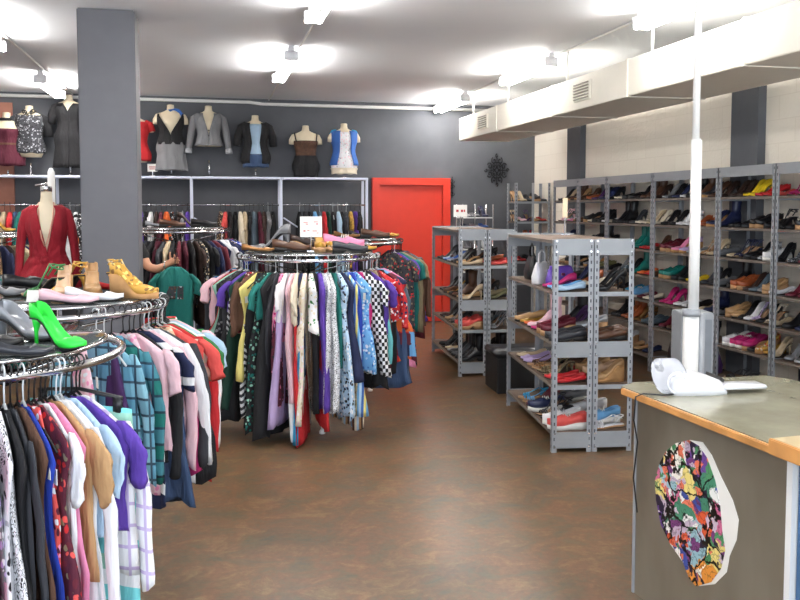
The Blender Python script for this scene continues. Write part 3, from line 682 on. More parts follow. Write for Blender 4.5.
# ------------------------------------------------------------------ shoes (local +x = toe, origin under the middle of the sole)
def smooth(t): t = max(0, min(1, t)); return t*t*(3-2*t)
WTAB = [(0,.018),(.04,.027),(.12,.032),(.3,.029),(.45,.031),(.62,.041),(.74,.044),(.86,.037),(.94,.024),(1,.006)]
def wid(s):
    for a, c in zip(WTAB, WTAB[1:]):
        if a[0] <= s <= c[0]: return a[1]+(c[1]-a[1])*(s-a[0])/(c[0]-a[0])
    return .006
SHO = {  # heel height, sole thickness, back rim, side rim, vamp start, dome at vamp, dome at toe, length
 'pump': (.095,.004,.055,.022,.70,.036,.018,.235), 'low_pump': (.05,.005,.05,.024,.68,.036,.018,.24), 'flat': (.012,.006,.045,.022,.66,.036,.018,.24), 'loafer': (.02,.010,.055,.042,.48,.058,.03,.265),
 'sneaker': (.02,.026,.07,.052,.50,.075,.042,.275), 'clog': (.045,.03,.05,.03,.42,.068,.04,.25), 'wedge': (.085,.02,.05,.024,.64,.04,.02,.24), 'boot': (.035,.010,.0,.0,.0,.0,.03,.26), 'sandal': (.09,.006,0,0,9,0,0,.235), 'flat_sandal': (.01,.012,0,0,9,0,0,.245), 'mule': (.06,.006,.012,.012,.60,.045,.022,.24)}
def zfoot(s, h, th): return th+.002+h*(1-smooth((s-.16)/.5))+.008*smooth((s-.85)/.15)
def shoe_parts(kind):
    h, th, rb, rs_, vs, dv, dt_, L = SHO[kind]; P_ = {}
    NS = 16; ss = [0,.02,.06,.12,.2,.3,.4,.48,.56,.64,.70,.76,.83,.9,.96,1.0]
    X = lambda s: -L/2+L*s
    # sole
    b = BM(); rr = []
    for s in ss:
        z = zfoot(s, h, th); w = wid(s)*(1.03 if th < .015 else 1.1); zb = z-th if kind not in ('wedge','clog','sneaker','loafer') else (0.0 if kind in ('wedge','sneaker') else max(0, (z-th) if .32 < s < .52 else 0))
        if kind == 'sneaker' : zb = .006*smooth((s-.85)/.15)
        rr.append([Vector((X(s), -w, z)), Vector((X(s), -w*.96, zb)), Vector((X(s), w*.96, zb)), Vector((X(s), w, z))])
    rings(b, rr); P_['sole'] = fix(b)
    if kind in ('pump','low_pump','sandal','mule'):
        b = BM(); z = zfoot(.08, h, th)-th+.001; r0 = .022; r1 = .006 if kind in ('pump','sandal') else .012
        rings(b, [[Vector((X(.09)+cx+rx*math.cos(a), ry*math.sin(a), zz)) for a in [2*PI*j/10 for j in range(10)]] for zz, rx, ry, cx in ((0,r1,r1,-.008),(z*.5,r1*1.15,r1*1.2,-.008),(z*.8,r0*.6,r0*.7,-.004),(z,r0,r0*1.15,.004))]); P_['heel'] = fix(b)
    if kind in ('boot','loafer'):
        b = BM(); box(b, (X(.13), 0, (h+.002)/2), (.065, .056, h+.002), bev=.003); P_['heel'] = fix(b)
    # upper
    b = BM(); rr = []
    if kind in ('sandal','flat_sandal'):
        for s, hh in ((.80,.03),(.66,.036),(.72,.034)):
            z = zfoot(s, h, th); w = wid(s); tube(b, [(X(s)-.01*math.sin(a)*0, -w*math.cos(a)*1.02, z-.002+hh*math.sin(a)) for a in [PI*j/8 for j in range(9)]], .0055, 6)
        z = zfoot(.1, h, th)
        tube(b, [(X(.3), .026, z+.01), (X(.16), .03, z+.05), (X(.04), .02, z+.06), (X(0), 0, z+.06), (X(.04), -.02, z+.06), (X(.16), -.03, z+.05), (X(.3), -.026, z+.01)], .0045, 6)
        tube(b, [(X(.16)+.02*math.cos(a)*1.4, .03*math.sin(a), z+.05+.012*math.cos(a)) for a in [2*PI*j/14 for j in range(14)]], .004, 6, closed=True)
        tube(b, [(X(.8), 0, zfoot(.8,h,th)+.028), (X(.6), .0, zfoot(.6,h,th)+.04), (X(.32), 0, z+.065)], .004, 6)
        P_['upper'] = fix(b)
        b = BM(); rings(b, [[Vector((X(s), -wid(s)*.97, zfoot(s,h,th)+.0005)), Vector((X(s), -wid(s)*.97, zfoot(s,h,th)+.003)), Vector((X(s), wid(s)*.97, zfoot(s,h,th)+.003)), Vector((X(s), wid(s)*.97, zfoot(s,h,th)+.0005))] for s in ss]); P_['insole'] = fix(b)
        return P_
    for s in ss:
        z = zfoot(s, h, th); w = wid(s)
        if kind == 'boot':
            d = .035+.075*(1-smooth((s-.25)/.5)) if s < .9 else .035-.02*(s-.9)/.1
            r = d*.45; a_in = z+d; edge = (.35, .75)
            pts = [(-w*.7, z-.001), (-w, z+r*.5), (-w*.92, z+r*1.3), (-w*.5, z+d*.93), (0, z+d), (w*.5, z+d*.93), (w*.92, z+r*1.3), (w, z+r*.5), (w*.7, z-.001)]
        else:
            rim = rs_+(rb-rs_)*(1-smooth(s/.4)); closed = smooth((s-vs+.04)/.06); dome = dv+(dt_-dv)*smooth((s-vs)/(1-vs)); rim2 = rim*(1-closed)+dome*.62*closed
            inn = .004*(1-closed)+dome*closed; ins = .004*(1-closed)+dome*.93*closed
            if s == 0: inn = ins = rim2*.9
            pts = [(-w*.8, z-.001), (-w*1.0, z+rim2*.45), (-w*.93, z+rim2), (-w*.80, z+(rim2*.97 if closed < .5 else dome*.85)) if closed >= .5 else (-w*.84, z+rim2*.9), (-w*.78, z+ins if closed < .5 else z+dome*.92), (0, z+inn), (w*.78, z+ins if closed < .5 else z+dome*.92), (w*.84, z+rim2*.9) if closed < .5 else (w*.80, z+dome*.85), (w*.93, z+rim2), (w, z+rim2*.45), (w*.8, z-.001)]
            if closed >= .5: pts[4] = (-w*.5, z+dome*.96); pts[6] = (w*.5, z+dome*.96)
        rr.append([Vector((X(s), y, zz)) for y, zz in pts])
    rings(b, rr)
    if kind == 'boot':
        z = zfoot(.1, h, th)+.05
        rings(b, [[Vector((X(.17)+cx+rx*math.cos(a), ry*math.sin(a), z+zz)) for a in [2*PI*j/14 for j in range(14)]] for zz, rx, ry, cx in ((0,.04,.03,.005),(.06,.042,.033,0),(.12,.045,.04,-.003),(.17,.05,.044,-.006),(.168,.044,.038,-.006),(.05,.034,.026,0))])
    P_['upper'] = fix(b)
    if kind == 'sneaker':
        b = BM()
        for i in range(4):
            s = .44+.05*i; z = zfoot(s,h,th)+.062-.0*i+(.006 if i > 1 else 0); tube(b, [(X(s), -.018, z-.006), (X(s)+.004, 0, z+.012), (X(s), .018, z-.006)], .003, 5)
        P_['laces'] = b
    return P_
SM = {}
def shoe_mesh(kind, part, bm, mat):
    k = (kind, part, mat.name)
    if k not in SM:
        me = bpy.data.meshes.new(part); bm.to_mesh(me); me.materials.append(mat); me.shade_smooth(); SM[k] = me
    return SM[k]
SP = {k: shoe_parts(k) for k in SHO}
SN = {'pump':('high_heeled_shoe','high-heeled pump'),'low_pump':('court_shoe','low-heeled court shoe'),'flat':('ballet_flat','ballet flat'),'loafer':('loafer','loafer'),'sneaker':('sneaker','sneaker'),'clog':('clog','clog'),'wedge':('wedge_shoe','wedge shoe'),'boot':('ankle_boot','ankle boot'),'sandal':('heeled_sandal','high-heeled sandal'),'flat_sandal':('flat_sandal','flat sandal'),'mule':('mule_shoe','mule')}
def col_name(c): return nm(c)
def shoe(loc, rz, kind, c, place, key, group, tilt=0.0, desc=None, sc=1.0, sole=None):
    t = thing(SN[kind][0], None, None, loc, rz); t.rotation_euler = (0, 0, rz); t.scale = (sc, sc, sc)
    if tilt: t.rotation_euler = (tilt, 0, rz)
    m = leather(c) if ':' not in c else cloth(c)
    sm = sole or {'sneaker': M_solew, 'wedge': M_cork if c not in ('black','teal','magenta') else m, 'clog': M_solet, 'flat_sandal': M_solet}.get(kind, M_soleb)
    for part, bm in SP[kind].items():
        mt = {'sole': sm, 'heel': m if kind not in ('boot','loafer') else M_soleb, 'upper': m, 'insole': m if c in ('lime','gold','silver','black','white') or ':' in c else M_insole, 'laces': M_solew if c != 'white' else MC.get('leather silver') or leather('silver')}[part]
        o = bpy.data.objects.new(part, shoe_mesh(kind, part, bm, mt)); COL.objects.link(o); o.parent = t
    pend(t, desc or '%s %s' % (col_name(c), SN[kind][1]), place, key, 'shoe', group); return t

# ------------------------------------------------------------------ shelving
def slotted_post(b, x, y, h, s=.034, n=None):
    """L-shaped slotted upright"""
    box(b, (x, y, h/2), (s, .004, h)); 
def shelf_unit(name, label, loc, rz, W, D, H, levels, plates, lip=.03, top=True, endplates=True, mat=None, header=0.0, group=None, posts='four', dark=True):
    """W along local x, D along local y; levels = heights of shelves"""
    m = mat or M_plate; t = thing(name, label, 'shelving unit', loc, rz, group)
    for (x, y) in ((0,0),(W,0),(0,D),(W,D)):
        b = BM(); sx = 1 if x == 0 else -1; sy = 1 if y == 0 else -1
        box(b, (x+sx*.017, y+sy*.0015, H/2), (.034, .003, H)); box(b, (x+sx*.0015, y+sy*.017, H/2), (.003, .034, H)); fix(b); nf = len(b.faces)
        for k in range(int(H/.052)):
            z = .04+.052*k
            box(b, (x+sx*.017, y-sy*.0006, z), (.009, .0008, .022)); box(b, (x-sx*.0006, y+sy*.017, z), (.0008, .009, .022))
        b.faces.ensure_lookup_table()
        for f_ in b.faces[nf:]: f_.material_index = 1
        obj('upright', b, [M_steel, M_slotdark], t, False)
    for i, z in enumerate(levels):
        b = BM(); box(b, (W/2, D/2, z-.006), (W-.008, D-.008, .012)); sh = obj('shelf', b, M_board, t, False)
        lp = lip
        for y in (.0045, D-.0045):
            b = BM(); box(b, (W/2, y, z-lp/2+.003), (W-.07, .004, lp)); obj('edge', b, m, sh, False)
        for x in (.0045, W-.0045):
            b = BM(); box(b, (x, D/2, z-.006), (.006, D-.07, .02 if lp < .0315 else dark)); obj('side_edge', b, M_sidelip, sh, False)
    return t
M_sidelip = plain('brown shelf side edge', (112,102,94), 0.6)
M_slotdark = plain('slot shadow', (70,72,78), 0.6)
# the two free standing pairs of low racks; each pair = two units standing side by side
def low_rack(loc, rz, W, D, label, n, off):
    c, s = math.cos(rz), math.sin(rz); L = (loc[0]+off*c, loc[1]+off*s, 0)
    t = shelf_unit('low_shoe_rack', label, L, rz, W, D, 1.44, (1.43,1.085,.745,.455,.135), None, group='low shoe racks standing on the floor')
    for (z, h) in ((1.39,.11),(.70,.105),(.085,.11)):
        for y in (-.002, D+.002):
            b = BM(); box(b, (W/2, y, z), (W-.04, .003, h)); obj('end_plate', b, M_plate, t, False)
    for x in (.02, W-.02):
        for z in (1.43,1.36,.74,.66,.13,.04):
            b = BM(); box(b, (x, -.004, z), (.012,.007,.012), bev=.002); obj('bolt', b, M_chrome, t, False)
    return t
def loc2(L, rz, off, p): # local point of a low rack to world
    x, y = p[0]+off, p[1]; c, s = math.cos(rz), math.sin(rz); return (L[0]+x*c-y*s, L[1]+x*s+y*c, p[2])
R1L, R1A = (2.255, 5.155), -R(7.5); R2L, R2A = (2.395, 7.73), -R(5.0)
RK = [(R1L, R1A, .275, 1.36, [('near low rack, left unit', 0.0), ('near low rack, right unit', .280)]), (R2L, R2A, .28, 1.46, [('far low rack, left unit', 0.0), ('far low rack, right unit', .285)])]
LBL = [['grey slotted steel low shoe rack, left one of the nearer pair', 'grey slotted steel low shoe rack, right one of the nearer pair beside counter'], ['grey slotted steel low shoe rack, left one of the farther pair by the door', 'grey slotted steel low shoe rack, right one of the farther pair']]
for a, (L, rz, W, D, U) in enumerate(RK):
    for bidx, (pl, off) in enumerate(U): low_rack(L, rz, W, D, LBL[a][bidx], bidx, off)
LV = [1.085,.745,.455,.135]; LN = ['top inner shelf','second shelf','third shelf','bottom shelf']
SHELFCOL = ['black','black','black','darkbrown','brown','tan','charcoal','navy','silver','grey','burgundy','beige','white','rust','black','bronze','olive','slate']
SHELFKIND = ['pump','pump','low_pump','flat','loafer','boot','wedge','sandal','flat_sandal','clog','mule','pump']
def fill_low(a, u, lev, specs, y0=.1, step=.115, dx=0.0, rzs=None, sd=0):
    L, rz, W, D, U = RK[a]; pl, off = U[u]; rg = random.Random(sd+a*100+u*10+lev); y = y0
    for i, sp in enumerate(specs):
        if sp is None: y += step; continue
        kd, c = sp.split('/'); p = loc2(L, rz, off, (W/2+dx+rg.uniform(-.008,.008), y, LV[lev]+.0005)); w = loc2(L, rz, off, (0,0,0))
        ang = PI+rg.uniform(-.12,.12) if rzs is None else rzs+rg.uniform(-.1,.1)
        shoe(p, rz+ang, kd, c, 'on %s of %s' % (LN[lev], pl), y*-1+0.0, 'shoes on the %s of the %s' % (LN[lev], pl)); y += step
def J(s): return s.split()
# order: from the near end to the far end
fill_low(0,0,0, J('flat/paleblue flat/skyblue low_pump/magenta'), .1, .115, sd=1)
fill_low(0,0,1, J('loafer/charcoal loafer/charcoal clog/burgundy clog/burgundy flat/magenta boot/palepink flat/orange flat/gold loafer/tan'), .1, .125)
fill_low(0,0,2, J('flat/red flat/red sandal/leopard:khaki:brown sandal/leopard:khaki:brown flat_sandal/bronze flat_sandal/brown flat/lilac flat/lilac flat/beige'), .1, .125)
fill_low(0,0,3, J('sneaker/coral sneaker/white sandal/black sandal/charcoal sneaker/navy boot/burgundy flat_sandal/skyblue flat_sandal/turquoise'), .1, .13)
fill_low(0,1,0, J('pump/black pump/black flat/cream flat/cream low_pump/rust pump/navy loafer/black loafer/black'), .1, .12)
fill_low(0,1,1, J('loafer/brown loafer/brown flat/black clog/silver flat/burgundy pump/plum pump/plum boot/black'), .1, .12)
fill_low(0,1,2, J('wedge/tan clog/nude clog/tan flat/red wedge/brown loafer/brown'), .12, .14)
fill_low(0,1,3, J('flat_sandal/white sneaker/skyblue flat/orange sneaker/white loafer/khaki flat/silver sneaker/grey'), .1, .13)
fill_low(1,0,0, J('flat/beige mule/tan pump/black pump/black low_pump/silver low_pump/blue flat/paleblue pump/charcoal pump/black'), .1, .14)
fill_low(1,0,1, J('pump/beige flat/tan boot/brown boot/black pump/gold loafer/brown pump/black pump/black'), .1, .14)
fill_low(1,0,2, J('clog/coral clog/coral flat_sandal/silver pump/black sandal/grey mule/tan pump/black pump/darkbrown'), .1, .14)
fill_low(1,0,3, J('boot/black boot/black boot/charcoal boot/black flat/silver flat/beige sandal/black boot/black'), .1, .14)
fill_low(1,1,0, J('flat/coral flat/red loafer/rust pump/black pump/black low_pump/brown'), .1, .17)
fill_low(1,1,1, J('low_pump/olive loafer/khaki pump/black pump/brown boot/black'), .15, .18)
fill_low(1,1,2, J('sandal/silver sandal/grey mule/slate pump/black flat/grey'), .12, .17)
fill_low(1,1,3, J('boot/black boot/black pump/black loafer/black'), .2, .2)

# tall shelving along the right wall
SX, SD_ = 4.35, .33
PY = [10.72, 9.98, 9.25, 8.52, 7.54, 6.45, 5.70, 4.72]
LVH = [1.74,1.48,1.22,.955,.705,.455,.15]; LNH = ['top shelf','second shelf','third shelf','fourth shelf','fifth shelf','sixth shelf','floor shelf']
BN_ = {1:'in farthest side wall bay',2:'in bay left of the dark pilaster',3:'in third side wall bay',4:'in bay behind the white pole',5:'in bay right of white pole',6:'in bay at right edge'}
BL = {1:'tall grey steel shoe shelving bay, farthest one on the right wall',2:'tall grey steel shoe shelving bay under the farther dark pilaster',3:'tall grey steel shoe shelving bay seen just over the nearer low rack',4:'tall grey steel shoe shelving bay crossed by the white pole',5:'tall grey steel shoe shelving bay with the yellow shoes on top shelf',6:'tall grey steel shoe shelving bay cut by the right edge, pink shoes on top'}
for i in range(1, 7):
    ya, yb = PY[i+1], PY[i]; W = yb-ya-.006
    t = shelf_unit('tall_shoe_shelving', BL[i], (SX, ya+.003, 0), 0, SD_, W, 2.0, LVH, None, lip=.032, dark=.022, group='tall shoe shelving bays along the right wall', mat=M_plate)
    b = BM(); box(b, (-.003, W/2, 1.955), (.003, W-.06, .085)); obj('header_panel', b, M_plate, t, False)
    b = BM(); box(b, (SD_/2, W/2, 1.994), (SD_-.008, W-.008, .01)); obj('top_panel', b, M_plate, t, False)
rows = {
 (5,0): 'pump/darkbrown pump/darkbrown pump/yellow pump/yellow low_pump/red low_pump/red flat/coral', (5,1): 'flat/black flat/black low_pump/charcoal clog/black clog/black loafer/black sandal/black',
 (5,2): 'flat/beige sandal/navy sandal/navy loafer/black pump/black pump/leopard:silver:black sneaker/white pump/black', (5,3): 'boot/black clog/rust clog/rust pump/darkbrown pump/slate mule/grey clog/tan flat/white',
 (5,4): 'clog/tan loafer/tan pump/black pump/white sandal/lilac pump/black sandal/cream flat/beige', (5,5): 'sneaker/white sneaker/magenta sneaker/magenta clog/magenta flat/black wedge/floral:gold:red:cream mule/gold pump/beige',
 (6,0): 'sandal/magenta sandal/pink sandal/magenta flat/mint flat/mint flat/tan pump/brown', (6,1): 'flat/black clog/black flat/yellow flat/white flat_sandal/gold pump/black pump/black flat/beige',
 (6,2): 'pump/leopard:black:silver pump/burgundy loafer/plum loafer/charcoal pump/black pump/black', (6,3): 'pump/burgundy pump/burgundy flat/beige flat/beige pump/grey pump/grey boot/brown',
 (6,4): 'boot/black pump/navy flat/beige loafer/black loafer/black pump/white', (6,5): 'pump/silver pump/silver clog/burgundy clog/rust flat/khaki boot/black', (6,6): 'boot/black boot/black clog/black flat/black',
 (4,0): 'pump/silver pump/black pump/navy flat/white boot/black boot/brown wedge/charcoal pump/brown pump/darkbrown', (4,1): 'pump/black pump/black pump/white pump/white low_pump/rust low_pump/rust wedge/navy boot/navy',
 (4,2): 'clog/burgundy clog/burgundy wedge/pink wedge/lilac flat/silver flat/white sandal/tan pump/beige loafer/grey', (4,3): 'clog/teal clog/teal boot/black boot/black flat/yellow flat/yellow pump/charcoal pump/black loafer/grey',
 (4,4): 'pump/magenta pump/magenta flat/white flat/white loafer/black flat/beige boot/navy flat/grey', (4,5): 'boot/burgundy boot/brown loafer/tan boot/darkbrown flat/silver pump/black', (4,6): 'boot/black boot/black boot/plum boot/black',
 (3,0): 'flat/cream flat/cream loafer/black loafer/black pump/black boot/brown boot/brown pump/darkbrown', (3,1): 'boot/black boot/black flat/black pump/charcoal flat/cream flat/cream pump/beige pump/cream',
 (3,2): 'flat/coral loafer/olive loafer/green boot/teal boot/teal flat/red flat/red pump/brown', (3,3): 'pump/grey loafer/slate pump/black boot/teal flat/orange flat/red loafer/brown', (3,4): 'clog/black loafer/rust sneaker/turquoise sneaker/skyblue flat/burgundy flat/cream',
 (2,0): 'pump/brown loafer/rust pump/plum pump/black pump/navy pump/navy pump/black', (2,1): 'clog/black flat/cream wedge/black wedge/black flat/white flat/cream', (2,2): 'clog/charcoal boot/black boot/black clog/black', (1,0): 'pump/black pump/beige wedge/darkbrown boot/brown pump/tan loafer/brown', (1,1): 'sandal/palepink flat/white flat/pink flat/tan loafer/brown', (1,2): 'pump/navy flat/silver loafer/black'}
for i in range(1, 7):
    ya, yb = PY[i+1]+.09, PY[i]-.08
    for lv in range(7):
        if i <= 2 and lv > 4 or (i, lv) == (4, 6): continue
        z = LVH[lv]; rg = random.Random(i*31+lv); sp = rows.get((i, lv)); y = yb
        if sp: sp = sp.split(); step = min(.135, (yb-ya)/max(1, len(sp)-1))
        else:
            step = .11; nn = int((yb-ya)/step)+1; sp = []
            if lv == 6: nn = min(nn, 5); step = .16
            while len(sp) < nn:
                q = rg.choice(SHELFKIND)+'/'+rg.choice(SHELFCOL); sp += [q, q]
            sp = sp[:nn]
        for k, q in enumerate(sp):
            kd, c = q.split('/')
            a = PI+rg.uniform(-.15, .1)+.12
            shoe((SX+.16+rg.uniform(-.01,.012), y+rg.uniform(-.004,.004), z+.0005), a, kd, c, 'on %s %s' % (LNH[lv], BN_[i]), -y, 'shoes on the %s %s' % (LNH[lv], BN_[i])); y -= step
# two bays on the back wall, beside the corner
for i, (xa_, lab) in enumerate(((4.20, 'grey steel shoe shelving bay on back wall, left of the corner'),)):
    W = .52; t = shelf_unit('tall_shoe_shelving', lab, (xa_, 10.93, 0), 0, W, .33, 2.0, (1.74,1.46,1.18,.9,.6,.15), None, lip=.03, group='shoe shelving on the back wall')
    b = BM(); box(b, (W/2, -.004, 1.0), (.035, .004, 2.0)); obj('centre_upright', b, M_steel, t, False)
    for lv, (z, sp) in enumerate(((1.74,'pump/tan pump/beige low_pump/black clog/black flat/charcoal'), (1.46,'sandal/beige flat/palepink sandal/plum flat/tan flat/coral'), (1.18,'loafer/olive loafer/black pump/rust pump/red flat/navy'), (.9,'flat/coral flat/red loafer/black pump/black pump/grey'))):
        for k, q in enumerate(sp.split()):
            kd, c = q.split('/'); x = xa_+.06+k*.1
            shoe((x, 10.93+.17, z+.0005), -PI/2+.15, kd, c, 'on %s of the back wall bay' % LNH[lv], x, 'shoes on the %s of the back wall bay' % LNH[lv])
# small chrome and white shelf stand behind the far low rack
t = thing('chrome_shoe_stand', 'small chrome shelf stand with bright white shelves by the back wall', 'shoe stand', (3.30, 10.5, 0))
for x, y in ((0,0),(.0,.28),(.17,0),(.42,0),(.42,.28)):
    b = BM(); tube(b, [(x,y,0),(x,y,1.70)], .009, 8); obj('post', b, M_chrome, t)
for z in (1.52,1.38,1.1,.8,.45,.12):
    b = BM(); box(b, (.21,.14,z), (.43,.29,.014), bev=.003); obj('shelf', b, M_white, t, False)
for z, zn, sp in ((1.527,'top shelf','pump/silver flat/grey pump/navy'), (1.387,'second shelf','flat/navy flat/silver flat/blue'), (1.107,'third shelf','pump/grey pump/silver pump/white'), (.807, 'fourth shelf', 'pump/beige loafer/grey pump/black')):
    for k, q in enumerate(sp.split()):
        kd, c = q.split('/'); shoe((3.385+k*.125, 10.64, z+.0005), -PI/2+.2, kd, c, 'on %s of the chrome stand' % zn, k, 'shoes on the chrome stand', sc=.9 if z < 1.5 else 1)

# shoes displayed on the round racks
ZT = .0455
def top(c, z, items, place):
    for dx, dy, rz, kd, cc, desc, sc in items:
        # dx to the viewer's right, dy away from the viewer
        x = c[0]+dx*math.cos(YAW)+dy*math.sin(YAW); y = c[1]-dx*math.sin(YAW)+dy*math.cos(YAW)
        shoe((x, y, z+ZT), rz-YAW, kd, cc, place, dx, 'shoes '+place, desc=desc, sc=sc)
top(CA, AZ, [(.365,-.13,-.4,'pump','lime','lime green high-heeled shoe',.9), (.19,.05,-.4,'low_pump','silver','silver grey court shoe',1.15), (.14,-.16,.15,'flat','black','black flat',1), (.31,-.28,.25,'flat','charcoal','charcoal flat',.8), (-.08,-.12,.3,'loafer','black','black loafer',1), (.10,-.30,.2,'flat','black','black ballerina',.85)], 'on glass top of the nearest left rack')
top(CB, BZ, [(-.02,-.05,2.9,'sandal','green','green and gold strappy sandal',.95), (.03,.12,2.7,'sandal','gold','gold and green high-heeled sandal',.95), (.10,-.12,-1.3,'wedge','nude','nude cork wedge shoe',.95), (.17,.04,-1.2,'wedge','tan','tan crossed strap wedge shoe',.95), (.20,-.3,.1,'flat','palepink','pale pink flat shoe',1), (.27,-.2,.2,'flat','white','white and pink flat shoe',1), (.20,.22,.3,'flat','red','small red flat shoe',1),
 (.32,.1,-.4,'sandal','floral:gold:khaki:beige','gold woven high-heeled sandal',1.0), (.40,-.06,-.3,'wedge','floral:gold:paleyellow:bronze:gold','shiny gold wedge shoe',1.0), (.36,.02,-.9,'clog','floral:gold:khaki:paleyellow','gold rosette clog',.85), (-.25,.0,.4,'pump','grey','grey pump',1), (-.2,.25,.6,'loafer','black','black loafer',1)], 'on glass top of the second left rack')
top(CC, CZ, [(-.30,.0,2.95,'pump','grey','large grey high-heeled pump',1.35), (-.12,-.12,.05,'loafer','brown','brown loafer',1.1), (-.02,.0,.1,'clog','darkbrown','dark brown clog',1), (.09,-.12,-1.4,'clog','gold','gold and black clog',1), (.16,-.02,-1.5,'clog','floral:gold:black:cream','gold print clog',1), (.27,-.05,.15,'sneaker','pink','pink sneaker',1.15), (.33,-.22,.1,'loafer','charcoal','charcoal loafer',1), (.40,.05,.2,'flat','gold','gold flat',1), (-.36,-.2,.1,'flat','bronze','bronze flat',1)], 'on top of the middle rack')
top(CE, EZ, [(.0,-.15,.1,'flat','bronze','bronze flat',1), (.26,-.1,.1,'loafer','brown','brown loafer',1), (.36,.08,.2,'flat','leopard:gold:black','gold spotted flat',1), (.12,.05,.3,'flat','black','black flat',1)], 'on the rack before the red door')
top(CD, DZ, [(-.2,-.1,.1,'flat','silver','silver flat',1), (-.02,-.2,.2,'loafer','brown','brown loafer',1), (.1,0,.1,'pump','darkbrown','dark brown pump',1), (.28,-.1,.1,'loafer','black','black loafer',1)], 'on the rack behind the column')
top(CG, GZ, [(-.3,-.1,.1,'flat','bronze','bronze flat',1), (-.1,-.2,.2,'loafer','brown','brown loafer',1), (.1,-.1,.1,'clog','navy','navy clog',1), (.28,-.1,.1,'pump','gold','gold pump',1), (.0,.15,.1,'flat','cream','cream flat',1)], 'on the farthest left round rack')
top(CF, FZ, [(-.1,-.1,.1,'boot','charcoal','charcoal boot',1), (.15,-.05,.3,'clog','olive','olive clog',1), (.3,.1,.1,'pump','grey','grey pump',1)], 'on the rack behind the red blouse')

# ------------------------------------------------------------------ signs
def sign(loc, w, h, stem, label, lines, rz=-YAW, cream=False):
    t = thing('sign_holder', label, 'sign', loc, rz)
    b = BM(); box(b, (0,0,.004), (.08,.06,.008), bev=.002); tube(b, [(0,0,.006),(0,0,stem+.01)], .005, 8); obj('stand', b, M_chrome, t, False)
    b = BM(); box(b, (0,-.002,stem+h/2), (w,.004,h), bev=.001); obj('card', b, M_paper if not cream else plain('cream card', (226,208,176), .6), t, False)
    b = BM()
    for (x, z, ww, hh) in lines: box(b, (x*w, -.0046, stem+z*h), (ww*w, .001, hh*h))
    obj('lettering', b, M_redink, t, False)
GL = [(-.25,.7,.2,.03),(-.18,.63,.12,.03),(.22,.74,.2,.035),(.28,.64,.1,.05),(-.3,.3,.1,.06),(-.12,.32,.1,.03),(.18,.3,.22,.035),(.3,.2,.1,.03)]
sign((CC[0]-.0, CC[1]-.12, CZ+ZT), .165, .155, .11, 'white sign card with red marks standing on the middle round rack', GL)
sign((2.49, 8.0, 1.4315), .135, .12, .13, 'small white sign card on top of the far low rack', [(-.22,.5,.18,.2),(.12,.5,.16,.2),(.3,.5,.1,.2)])
sign((-.655, WY+.1, MZ+.001), .13, .1, .06, 'small white sign card on the wall rail shelf right of column', [(0,.6,.7,.12),(0,.35,.6,.1)])
sign((-2.03, 8.6, GZ+ZT), .16, .13, .06, 'small white sign with two red lines on farthest left rack', [(0,.66,.8,.2),(0,.3,.8,.24)])
sign((2.85, 6.3, 1.4315), .04, .16, .14, 'narrow tan card seen edge-on above the near low rack', [], cream=True)
# price cards on rack B
for x, y, lab in ((-.93,3.86,'small white price card below the green sandal on second left rack'), (-.72,3.80,'small pale blue price card beside nude wedge on second left rack')):
    b = BM(); box(b, (0,0,.03), (.05,.003,.05), Matrix.Rotation(-.3,3,'X')); o = obj('price_card', b, M_paper, None, False, (x, y, BZ+ZT), (0,0,-YAW)); tag(o, lab, 'price card')

# ------------------------------------------------------------------ bags on shelves
def handbag(loc, rz, c, label, s=1.0, handle=True):
    t = thing('handbag', label, 'bag', loc, rz); m = leather(c)
    b = BM(); rs = []
    for z, rx, ry in ((0,.13,.05),(.01,.14,.055),(.06,.145,.055),(.12,.125,.04),(.17,.11,.018),(.18,.105,.012)):
        rs.append([Vector((rx*s*math.copysign(abs(math.cos(a))**.7, math.cos(a)), ry*s*math.copysign(abs(math.sin(a))**.8, math.sin(a)), z*s+.006*math.sin(a*3+rx*50)*(z > .01))) for a in [2*PI*j/24 for j in range(24)]])
    rings(b, rs); obj('bag_body', fix(b), m, t)
    if handle:
        b = BM(); tube(b, [(-.07*s,0,.17*s),(-.06*s,0,.25*s),(0,0,.28*s),(.06*s,0,.25*s),(.07*s,0,.17*s)], .006*s, 8); obj('handle', b, m, t)
    b = BM(); box(b, (0,-.05*s,.11*s), (.03,.01,.02), bev=.003); obj('clasp', b, M_chrome, t, False)
p = loc2(R1L, R1A, 0, (.10,.66,LV[0]+.001)); handbag(p, R1A+.9, 'white', 'white leather handbag on the top inner shelf of near low rack', .9)
p = loc2(R1L, R1A, 0, (.19,.47,LV[0]+.001)); handbag(p, R1A+.1, 'purple', 'small purple handbag at the near end of near low rack', .8, False)
p = loc2(R1L, R1A, 0, (.14,1.1,LV[0]+.001)); handbag(p, R1A+1.5, 'black', 'black handbag behind the white one on near low rack', 1.0)
handbag((4.52, 7.25, .1505), PI/2, 'black', 'black handbag on floor shelf of the bay behind white pole', 1.3)
handbag((4.52, 6.80, .1505), PI/2, 'plum', 'dark plum handbag on floor shelf of the bay behind white pole', 1.3)
# black bench between the two low racks
t = thing('bench', 'low black box bench with padded top between the two pairs of low racks', 'bench', (2.505, 6.92, 0), -R(4))
b = BM(); box(b, (.5,.21,.16), (1.0,.42,.32), bev=.006); obj('bench_body', fix(b), plain('black vinyl', (24,24,26), .45), t, False)
b = BM(); box(b, (.5,.21,.35), (1.02,.44,.06), bev=.015); obj('seat_pad', fix(b), plain('black seat vinyl', (34,34,38), .35), t)

